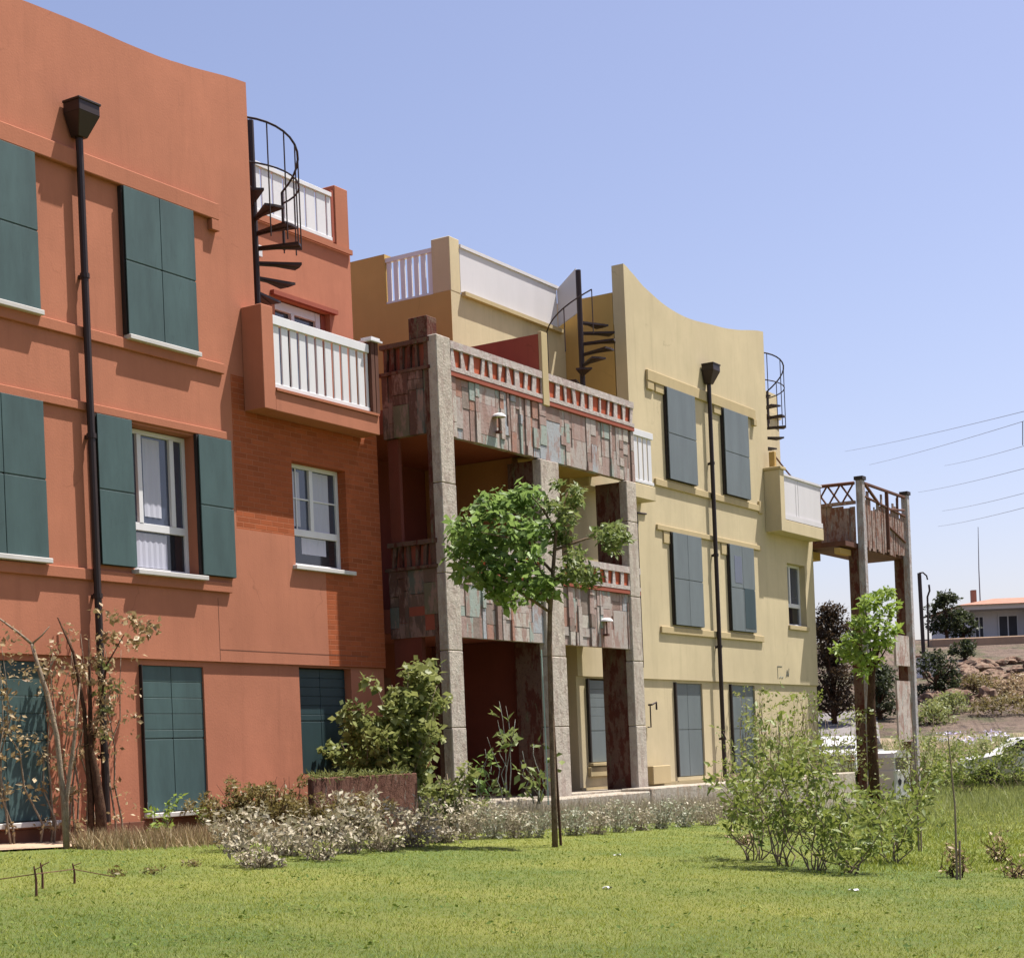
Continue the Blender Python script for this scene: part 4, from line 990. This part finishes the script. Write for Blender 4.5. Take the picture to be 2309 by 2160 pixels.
fy = 20+37*rng.uniform(0, 1, n_)**.62; fx = (.13+.29*rng.uniform(0, 1, n_)**.8)*fy
tag(blades('rough_grass', fx, fy, hvec(fx, fy)+.02, rng.uniform(.06, .36, n_)*np.clip((fy-17)/22, .2, 1), rng.uniform(.004, .010, n_)*fy/34, rng.uniform(0, 1, n_), L['bush'], .6), 'grey green rough grass beyond the lawn at the right', 'rough grass', kind='stuff')

# bright small tree before the open tower
y0 = 35.0; b3 = at(1972, 1765, y0); b3 = (b3[0], y0, H(b3[0], y0)); tp = px_tree(y0); B3 = np.array(b3); r3 = lambda p: tuple(np.array(p)-B3)
R = Root('small_tree', b3, 'small tree with a bright yellow green crown before the open balcony tower', 'tree', fac=False)
mb = MB().tube([(0, 0, -.2), *[r3(tp(x, y)) for x, y in ((1968, 1700), (1964, 1600), (1966, 1520), (1975, 1440), (1985, 1380))]], [.12, .11, .09, .07, .045, .015], 8)
for x, y in ((1920, 1470), (1910, 1410), (2010, 1370), (2005, 1450), (1950, 1360)): mb.tube([r3(tp(1968, 1510)), r3(tp((1968+x)/2, (1500+y)/2+8, random.uniform(-.3, .3))), r3(tp(x, y, random.uniform(-.6, .6)))], [.03, .02, .006], 6)
mb.obj('trunk', M['bark_dark'], R, smooth=True)
cl = [(1985, 1350, .8), (1955, 1365, .9), (2010, 1375, .8), (1940, 1400, 1), (1975, 1400, 1.1), (2010, 1420, .8), (1925, 1440, .9), (1960, 1440, 1.1), (1995, 1455, .8), (1910, 1470, .7), (1940, 1480, .9), (1970, 1490, .8), (1955, 1515, .6), (1895, 1465, .5), (2005, 1335, .4)]
cs = [(r3(tp(x+random.uniform(-9, 9), y+random.uniform(-9, 9), random.uniform(-.6, .6))), k*random.uniform(.6, 1.1)) for x, y, k in cl for _ in range(3)]
leaves('foliage', clumps(cs, 56, .23), .125, L['bright'], R.o, aspect=.5, up=.4)
leaves('ivy', clumps([((random.uniform(-.12, .12), random.uniform(-.12, .12), z), 1) for z in np.arange(.1, 2.3, .16)], 16, .18), .1, L['bush'], R.o, aspect=.6)

# little wire stakes in the left lawn
for (x, y, h, lab) in ((82, 2030, .26, 'rusty little stake nearest the camera in the left lawn'), (96, 2012, .24, 'thin rusty stake behind the nearest little stake'), (168, 2000, .2, 'short thick dark peg in the left lawn')):
    g = gp(x, y); R = Root('lawn_stake', g, lab, 'stake', 'little stakes in the left lawn', fac=False)
    MB().tube([(0, 0, -.05), (.005, 0, h*.6), (-.008, 0, h)], [.012, .009, .006], 6).tube([(0, 0, h*.9), (.06, .01, h)], .004, 5).obj('peg', M['rust'], R)
a, b = gp(-40, 2030), gp(260, 1990)
tag(MB().tube([(a[0], a[1], a[2]+.14), (gp(82, 2030)[0], gp(82, 2030)[1], gp(82, 2030)[2]+.2), (gp(168, 2000)[0], gp(168, 2000)[1], gp(168, 2000)[2]+.15), (b[0], b[1], b[2]+.05)], .004, 5).obj('wire', M['rust'], None),
    'thin rusty wire strung between the little lawn stakes', 'wire')
for (x, y, lab) in ((262, 1982, 'dark dead tuft right of the short peg'), (345, 1978, 'brown dead tuft in the left lawn'), (430, 1960, 'small dark tuft below the dry hedge')):
    shrub('lawn_tuft', gp(x, y), lab, 'dry plant', .14, .1, .04, L['olive'], 10, 6, 10, M['bark_dark'], 'dead tufts in the left lawn', spread=.05, low=.2, stemr=.004)
for (x, y, lab) in ((1392, 1935, 'white paper scrap on the lawn right of the tree pole'), (1370, 2012, 'white scrap on the lawn below the tree pole'), (1925, 2017, 'crumpled white scrap on the lawn below the shrub bed')):
    g = gp(x, y); mb = MB(); k = 5
    v = [(g[0]+.05*(i/k-.5)*1.6, g[1]+(.03 if j else -.03)+random.uniform(-.01, .01), g[2]+.035+random.uniform(0, .02)) for i in range(k+1) for j in (0, 1)]
    v += [(p[0], p[1], p[2]-.006) for p in v]; m_ = 2*(k+1)
    mb.add(v, [(2*i, 2*i+2, 2*i+3, 2*i+1) for i in range(k)]+[(m_+2*i, m_+2*i+1, m_+2*i+3, m_+2*i+2) for i in range(k)])
    tag(mb.obj('paper_scrap', M['white'], None), lab, 'litter', 'scraps on the lawn')

# ================================================================== BACKGROUND
# white bin with a hooded top
w = at(2016, 1752, 43); bz = H(w[0], 43)
R = Root('waste_bin', (w[0], 43, bz), 'white waste container with dark marks below the open balcony tower', 'bin', fac=False, rot=.62)
q = MB().box(-.32, .32, -.3, .3, .0, .9); q.obj('body', M['tank_white'], R, bevel=.03)
mb = MB().box(-.30, -.24, -.28, .28, .9, 1.2).box(.24, .30, -.28, .28, .9, 1.2).box(-.239, .239, .22, .28, .9, 1.2); mb.obj('hood_frame', M['tank_white'], R)
MB().box(-.239, .239, -.26, -.24, .93, 1.18).obj('hood_window', M['glass'], R)
MB().prism([(-.33, 1.201), (.33, 1.201), (.28, 1.32), (.14, 1.38), (-.14, 1.38), (-.28, 1.32)], 1, -.31, .31).obj('lid', M['tank_white'], R)
mb = MB().prism([(-.2, .62), (-.13, .68), (-.06, .62), (-.08, .53), (-.13, .48), (-.18, .53)], 1, -.306, -.3005)
ring = [(.12+.085*math.cos(a), .57+.085*math.sin(a)) for a in np.linspace(.6, 2*PI-.3, 14)]
mb.tube([(x, -.303, z) for x, z in ring], .014, 5).tube([(.05, -.303, .58), (.19, -.303, .58)], .012, 5)
mb.box(-.28, .28, -.306, -.3005, .1, .14).box(-.2, .1, -.306, -.3005, .17, .19)
mb.obj('marks', M['black'], R)

# cars parked along the road at the foot of the bank
def car(x, y, rot, mat, lab):
    R = Root('parked_car', (x, y, H(x, y)+.02), lab, 'car', 'cars parked at the foot of the bank', fac=False, rot=rot)
    prof = [(-1.9, .28), (1.95, .28), (2.0, .6), (1.85, .78), (.95, .9), (.35, 1.32), (-1.1, 1.36), (-1.75, .95), (-1.98, .85), (-2.0, .4)]
    MB().prism(prof, 0, -.8, .8).obj('body', M[mat], R, bevel=.05)
    MB().prism([(.82, .93), (.33, 1.27), (-1.05, 1.30), (-1.5, .95)], 0, -.806, .806).obj('side_windows', M['glass_dark'], R)
    MB().add([(-.68, -1.17, 1.3), (.68, -1.17, 1.3), (.7, -1.73, .97), (-.7, -1.73, .97), (-.68, -1.15, 1.25), (.68, -1.15, 1.25), (.7, -1.65, .95), (-.7, -1.65, .95)], [(0, 3, 2, 1), (4, 5, 6, 7), (0, 1, 5, 4), (2, 3, 7, 6), (0, 4, 7, 3), (1, 2, 6, 5)]).obj('rear_window', M['glass_dark'], R)
    for sx_ in (-.72, .72):
        for y_ in (-1.2, 1.25): MB().tube([(sx_-.1, y_, .3), (sx_+.1, y_, .3)], .3, 16).obj('wheel', M['black'], R)
        MB().box(sx_-.12, sx_+.05, -2.03, -1.985, .6, .72).obj('tail_light', M['red_paint'], R)
car(at(1915, 1700, 51)[0], 51, -.5, 'white', 'white car parked between the yellow house and the open balcony tower')
for px, y_, mt, lab in ((2318, 49.2, 'tank_white', 'white car half hidden by shrubs at the right edge below the hill house'),):
    car(at(px, 1700, y_)[0], y_, 1.45+.08*random.uniform(-1, 1), mt, lab)

def hrock(x, y): return H(x, y)
def rock(px, py, y0, sz, i):
    w = at(px, py, y0); x = w[0]; z = H(x, y0)
    bm = bmesh.new(); bmesh.ops.create_icosphere(bm, subdivisions=3, radius=1)
    ax = Vector((random.uniform(.8, 1.4), random.uniform(.7, 1.1), random.uniform(.45, .75)))*sz
    from mathutils import noise as mn
    for v in bm.verts:
        k = 1+.38*mn.fractal(v.co*1.7+Vector((i*3.1, i*1.7, i)), .9, 2.1, 4)+.22*math.sin(v.co.x*3.1+i)+.2*math.sin(v.co.y*4.3+2*i)+.15*math.sin(v.co.z*5+i*3)
        v.co = Vector((v.co.x*ax.x*k, v.co.y*ax.y*k, v.co.z*ax.z*k))
    me = bpy.data.meshes.new('rock'); bm.to_mesh(me); bm.free(); me.materials.append(M['rock'])
    o = bpy.data.objects.new('rock', me); C.objects.link(o); o.location = (x, y0, z+sz*.15); o.rotation_euler = (0, 0, random.uniform(0, 6))
    tag(o, 'brown broken rock lying on the bank below the hill house', 'rock', 'rocks on the bank')
for i in range(140):
    px = random.uniform(2090, 2420); y0 = random.uniform(66, 84); rock(px, 1550, y0, (.12+.6*random.random()**2.6), i)

def bgtree(name, px, pyb, y0, wpx, hpx, leaf, mat, lab, cat='tree', trunk=.12, n=40, per=60, group=None):
    w = at(px, pyb, y0); z = H(w[0], y0); b = (w[0], y0, z); k = y0/FOC; wd = wpx*k; ht = hpx*k
    R = Root(name, b, lab, cat, group, fac=False)
    mb = MB(); limb(mb, (0, 0, -.2), (0, 0, ht*.6), trunk, trunk*.5, .08)
    cs = []
    for i in range(n):
        a = random.uniform(0, 2*PI); r = math.sqrt(random.random())*wd/2; h = ht*random.uniform(.12, .97); r *= math.sin(PI*min(1, .25+h/ht*.72))**.7
        p = (r*math.cos(a), r*math.sin(a), h); cs.append((p, random.uniform(.5, 1.2)))
        if i % 4 == 0: limb(mb, (0, 0, h*.4), p, trunk*.35, .02, .1, 5, 5)
    mb.obj('trunk', M['bark_dark'], R, smooth=True)
    leaves('crown', clumps(cs, per, wd*.13+.08), leaf, L[mat], R.o, aspect=.5)
    return R
bgtree('tree', 2135, 1442, 100, 85, 105, .22, 'dark', 'dark olive tree left of the white house on the hill', n=46)
bgtree('tree', 2172, 1442, 101, 60, 60, .2, 'dark', 'low dark tree against the left end of the hill house', n=26)
bgtree('hedge', 1878, 1530, 62, 130, 270, .12, 'maroon', 'dark maroon hedge seen past the corner of the yellow house', 'hedge', n=150, per=80)
bgtree('hedge', 1980, 1530, 63, 110, 120, .13, 'dark', 'dark hedge behind the open balcony tower', 'hedge', n=60, per=60)
bgtree('bush', 2115, 1600, 68, 100, 110, .14, 'dark', 'dark green bush on the bank right of the open balcony tower', 'bush', n=50, per=60)
bgtree('bush', 2175, 1500, 86, 60, 40, .16, 'dark', 'small round bush below the brown bank wall', 'bush', n=20)
for i, (px, y0, wp, hp) in enumerate(((2200, 70, 130, 40), (2300, 68, 150, 45), (2150, 64, 120, 40), (2260, 63, 140, 40), (2350, 66, 150, 45), (2100, 61, 110, 40))):
    bgtree('bank_shrub', px, 1650, y0, wp, hp, .11, ('olive', 'rusty', 'bush')[i % 3], ('brown low shrub high on the bank above the lilac flowers', 'straw coloured low shrub at the right of the bank', 'dusty low shrub at the left of the bank', 'olive low shrub in the middle of the bank', 'straw coloured shrub at the far right of the bank', 'dusty shrub right behind the white bin')[i], 'shrub', .04, 34, 46, 'low shrubs on the bank')
g0 = [gp(random.uniform(2120, 2330), random.uniform(1672, 1692)) for _ in range(60)]
o = leaves('flower_bed', clumps([((p[0], p[1], p[2]+.3), random.uniform(.5, 1)) for p in g0[:26]], 12, .26, .4), .10, L['flower'], None)
tag(o, 'lilac and white flowers along the foot of the bank', 'flowers', kind='stuff')

# house on the hill
w = at(2178, 1440, 112); hz = H(w[0]+5, 112)
top = at(2185, 1365, 112)[2]; hb = top-3.0
R = Root('hill_house', (w[0], 112, hb), 'white bungalow with an orange tiled roof on the hill', 'house', fac=False)
mb = MB().box(0, 14, 1.6, 9, -3, 3.0).box(4.6, 4.9, 0, 1.598, 0, 2.7).box(0, .3, 0, 1.598, 0, 2.7).box(9.2, 9.5, 0, 1.598, 0, 2.7).box(4.9, 9.2, .9, 1.598, 0, 2.7)
mb.obj('wall', M['house_white'], R)
MB().box(-.2, 14.2, -.2, 1.599, 2.702, 3.0).obj('fascia', M['house_white'], R)
MB().add([(-.6, -.6, 3.001), (14.6, -.6, 3.001), (14.6, 9.5, 3.001), (-.6, 9.5, 3.001), (3.2, 4.4, 3.75), (11.5, 4.4, 3.75)], [(0, 1, 5, 4), (1, 2, 5), (2, 3, 4, 5), (3, 0, 4), (3, 2, 1, 0)]).obj('roof', M['roof_tile'], R)
MB().box(1.4, 1.72, 3.2, 3.6, 3.2, 4.3).obj('chimney', M['roof_tile'], R)
for a, b in ((1.1, 1.6), (2.7, 3.9), (10.5, 11.6)):
    wn = MB().box(a, b, 1.57, 1.598, .3, 2.3).obj('window', M['house_dark'], R)
    MB().box(a-.08, a, 1.5, 1.598, .22, 2.38).box(b, b+.08, 1.5, 1.598, .22, 2.38).box(a, b, 1.5, 1.598, 2.3, 2.38).box(a, b, 1.5, 1.598, .22, .3).box((a+b)/2-.04, (a+b)/2+.04, 1.54, 1.569, .3, 2.3).obj('frame', M['white'], R, wn)
MB().box(6.2, 6.9, .85, .898, 0, 2.1).obj('door', M['house_dark'], R)
MB().box(-6, 14, -1.8, -1.5, -2.6, -.1).obj('terrace_wall', M['house_white'], R)
w = at(2090, 1490, 78)
R = Root('white_wall', (w[0], 78, H(w[0], 78)), 'short white wall below the hill left of the bank', 'wall', fac=False)
MB().box(-.45, .45, 0, .25, -.5, .95).obj('masonry', M['tank_white'], R, bevel=.02); MB().box(-.5, .5, -.04, .29, .951, 1.02).obj('coping', M['roof_tile'], R)
R = Root('bank_wall', (at(2115, 1490, 92)[0], 93, H(30, 93)), 'long brown retaining wall of the bank below the hill house', 'wall', fac=False)
tp_ = at(2115, 1440, 93)[2]-H(30, 93)
MB().box(0, 26, 0, 1.2, -2, tp_).obj('masonry', plaster('brown bank wall', (.42, .29, .20, 1), .2, .4), R, bevel=.05)

y0 = 84; g = at(2082, 1450, y0); gz = H(g[0], y0); up = at(2072, 1292, y0)[2]-gz
R = Root('utility_post', (g[0], y0, gz), 'dark metal post with two bent hooks right of the open balcony tower', 'post', fac=False)
mb = MB().tube([(0, 0, 0), (-.06, 0, up)], .10, 8).tube([(-.06, 0, up), (.12, 0, up+.02), (.3, 0, up-.15), (.34, 0, up-.35)], .04, 6).tube([(.25, 0, up*.2), (.3, 0, up-1.2), (.42, 0, up-.9), (.4, 0, up-.6)], .05, 6)
mb.obj('shaft', M['iron'], R)
y0 = 112; g = at(2252, 1350, y0)
R = Root('aerial_mast', (g[0], y0+4.4, g[2]), 'thin tall aerial mast rising from the hill house roof', 'mast', fac=False)
t_ = at(2240, 1168, y0); MB().tube([(0, 0, -.6), (.0, 0, 2.5), (t_[0]-g[0]+.2, 0, t_[2]-g[2])], [.05, .035, .02], 6).obj('pole', M['steel'], R)
for i, (a, b) in enumerate((((1905, 1018), (2420, 900)), ((1960, 1048), (2420, 915)), ((2130, 1050), (2420, 972)), ((2070, 1110), (2420, 1027)), ((2125, 1152), (2420, 1082)), ((2115, 1187), (2420, 1115)))):
    pa, pb = Vector(at(*a, 150)), Vector(at(*b, 60)); pts = []
    for k in range(13):
        t = k/12; p = pa.lerp(pb, t); p.z -= .12*4*t*(1-t); pts.append(p)
    lab = ('uppermost short power line over the open tower', 'long power line reaching the insulator at the right edge', 'power line below the insulator', 'third power line from the bottom in the right sky', 'second lowest power line in the right sky', 'lowest faint power line in the right sky')[i]
    tag(MB().tube(pts, [.012]*13, 5).obj('power_line', M['steel'], None), lab, 'power line', 'power lines in the right sky')
y0 = 72; a = at(2306, 950, y0); b = at(2306, 1004, y0)
tag(MB().tube([a, b], .02, 6).obj('line_dropper', M['steel'], None), 'thin upright dropper joining two power lines at the right edge', 'cable')

# ================================================================== LIGHT, SKY, CAMERA
Ls, Ln, Lh = 1.4, 1.0, 3.95
sx, sy, sz = DX*Ls+DY*Ln, DY*Ls-DX*Ln, Lh
elev = math.atan2(sz, math.hypot(sx, sy))
ld = bpy.data.lights.new('sun', 'SUN'); ld.energy = 5.0; ld.angle = math.radians(.5); ld.color = (1, .95, .87)
sun = bpy.data.objects.new('sun', ld); C.objects.link(sun)
sun.rotation_euler = Vector((sx, sy, sz)).to_track_quat('Z', 'Y').to_euler(); sun.location = (20, -10, 60)
wd = bpy.data.worlds.new('World'); bpy.context.scene.world = wd; wd.use_nodes = True
nt = wd.node_tree; bg = nt.nodes['Background']
sky = nt.nodes.new('ShaderNodeTexSky'); sky.sky_type = 'NISHITA'; sky.sun_disc = False
sky.sun_elevation = elev; sky.sun_rotation = math.atan2(sx, sy)
sky.air_density = 1.0; sky.dust_density = 1.7; sky.ozone_density = 4.0; sky.altitude = 50
nt.links.new(mixc(nt, 1.0, sky.outputs[0], (1.22, .985, .965, 1), 'MULTIPLY'), bg.inputs[0]); bg.inputs[1].default_value = .086

cam = bpy.data.cameras.new('camera'); co = bpy.data.objects.new('camera', cam); C.objects.link(co)
cam.sensor_fit = 'HORIZONTAL'; cam.sensor_width = 36; cam.lens = FOC/2309*36
co.location = (0, 0, EYE)
co.rotation_euler = (Matrix.Rotation(PI/2, 4, 'X') @ Matrix.Rotation(-ROLL, 4, 'Z')).to_euler()
cam.shift_x = 0; cam.shift_y = (HY-1080)/2309
cam.clip_start = .1; cam.clip_end = 8000
sc = bpy.context.scene; sc.camera = co
sc.view_settings.view_transform = 'Standard'; sc.view_settings.look = 'None'
sc.view_settings.exposure = 1.05; sc.view_settings.gamma = 1
sc.render.engine = 'CYCLES'
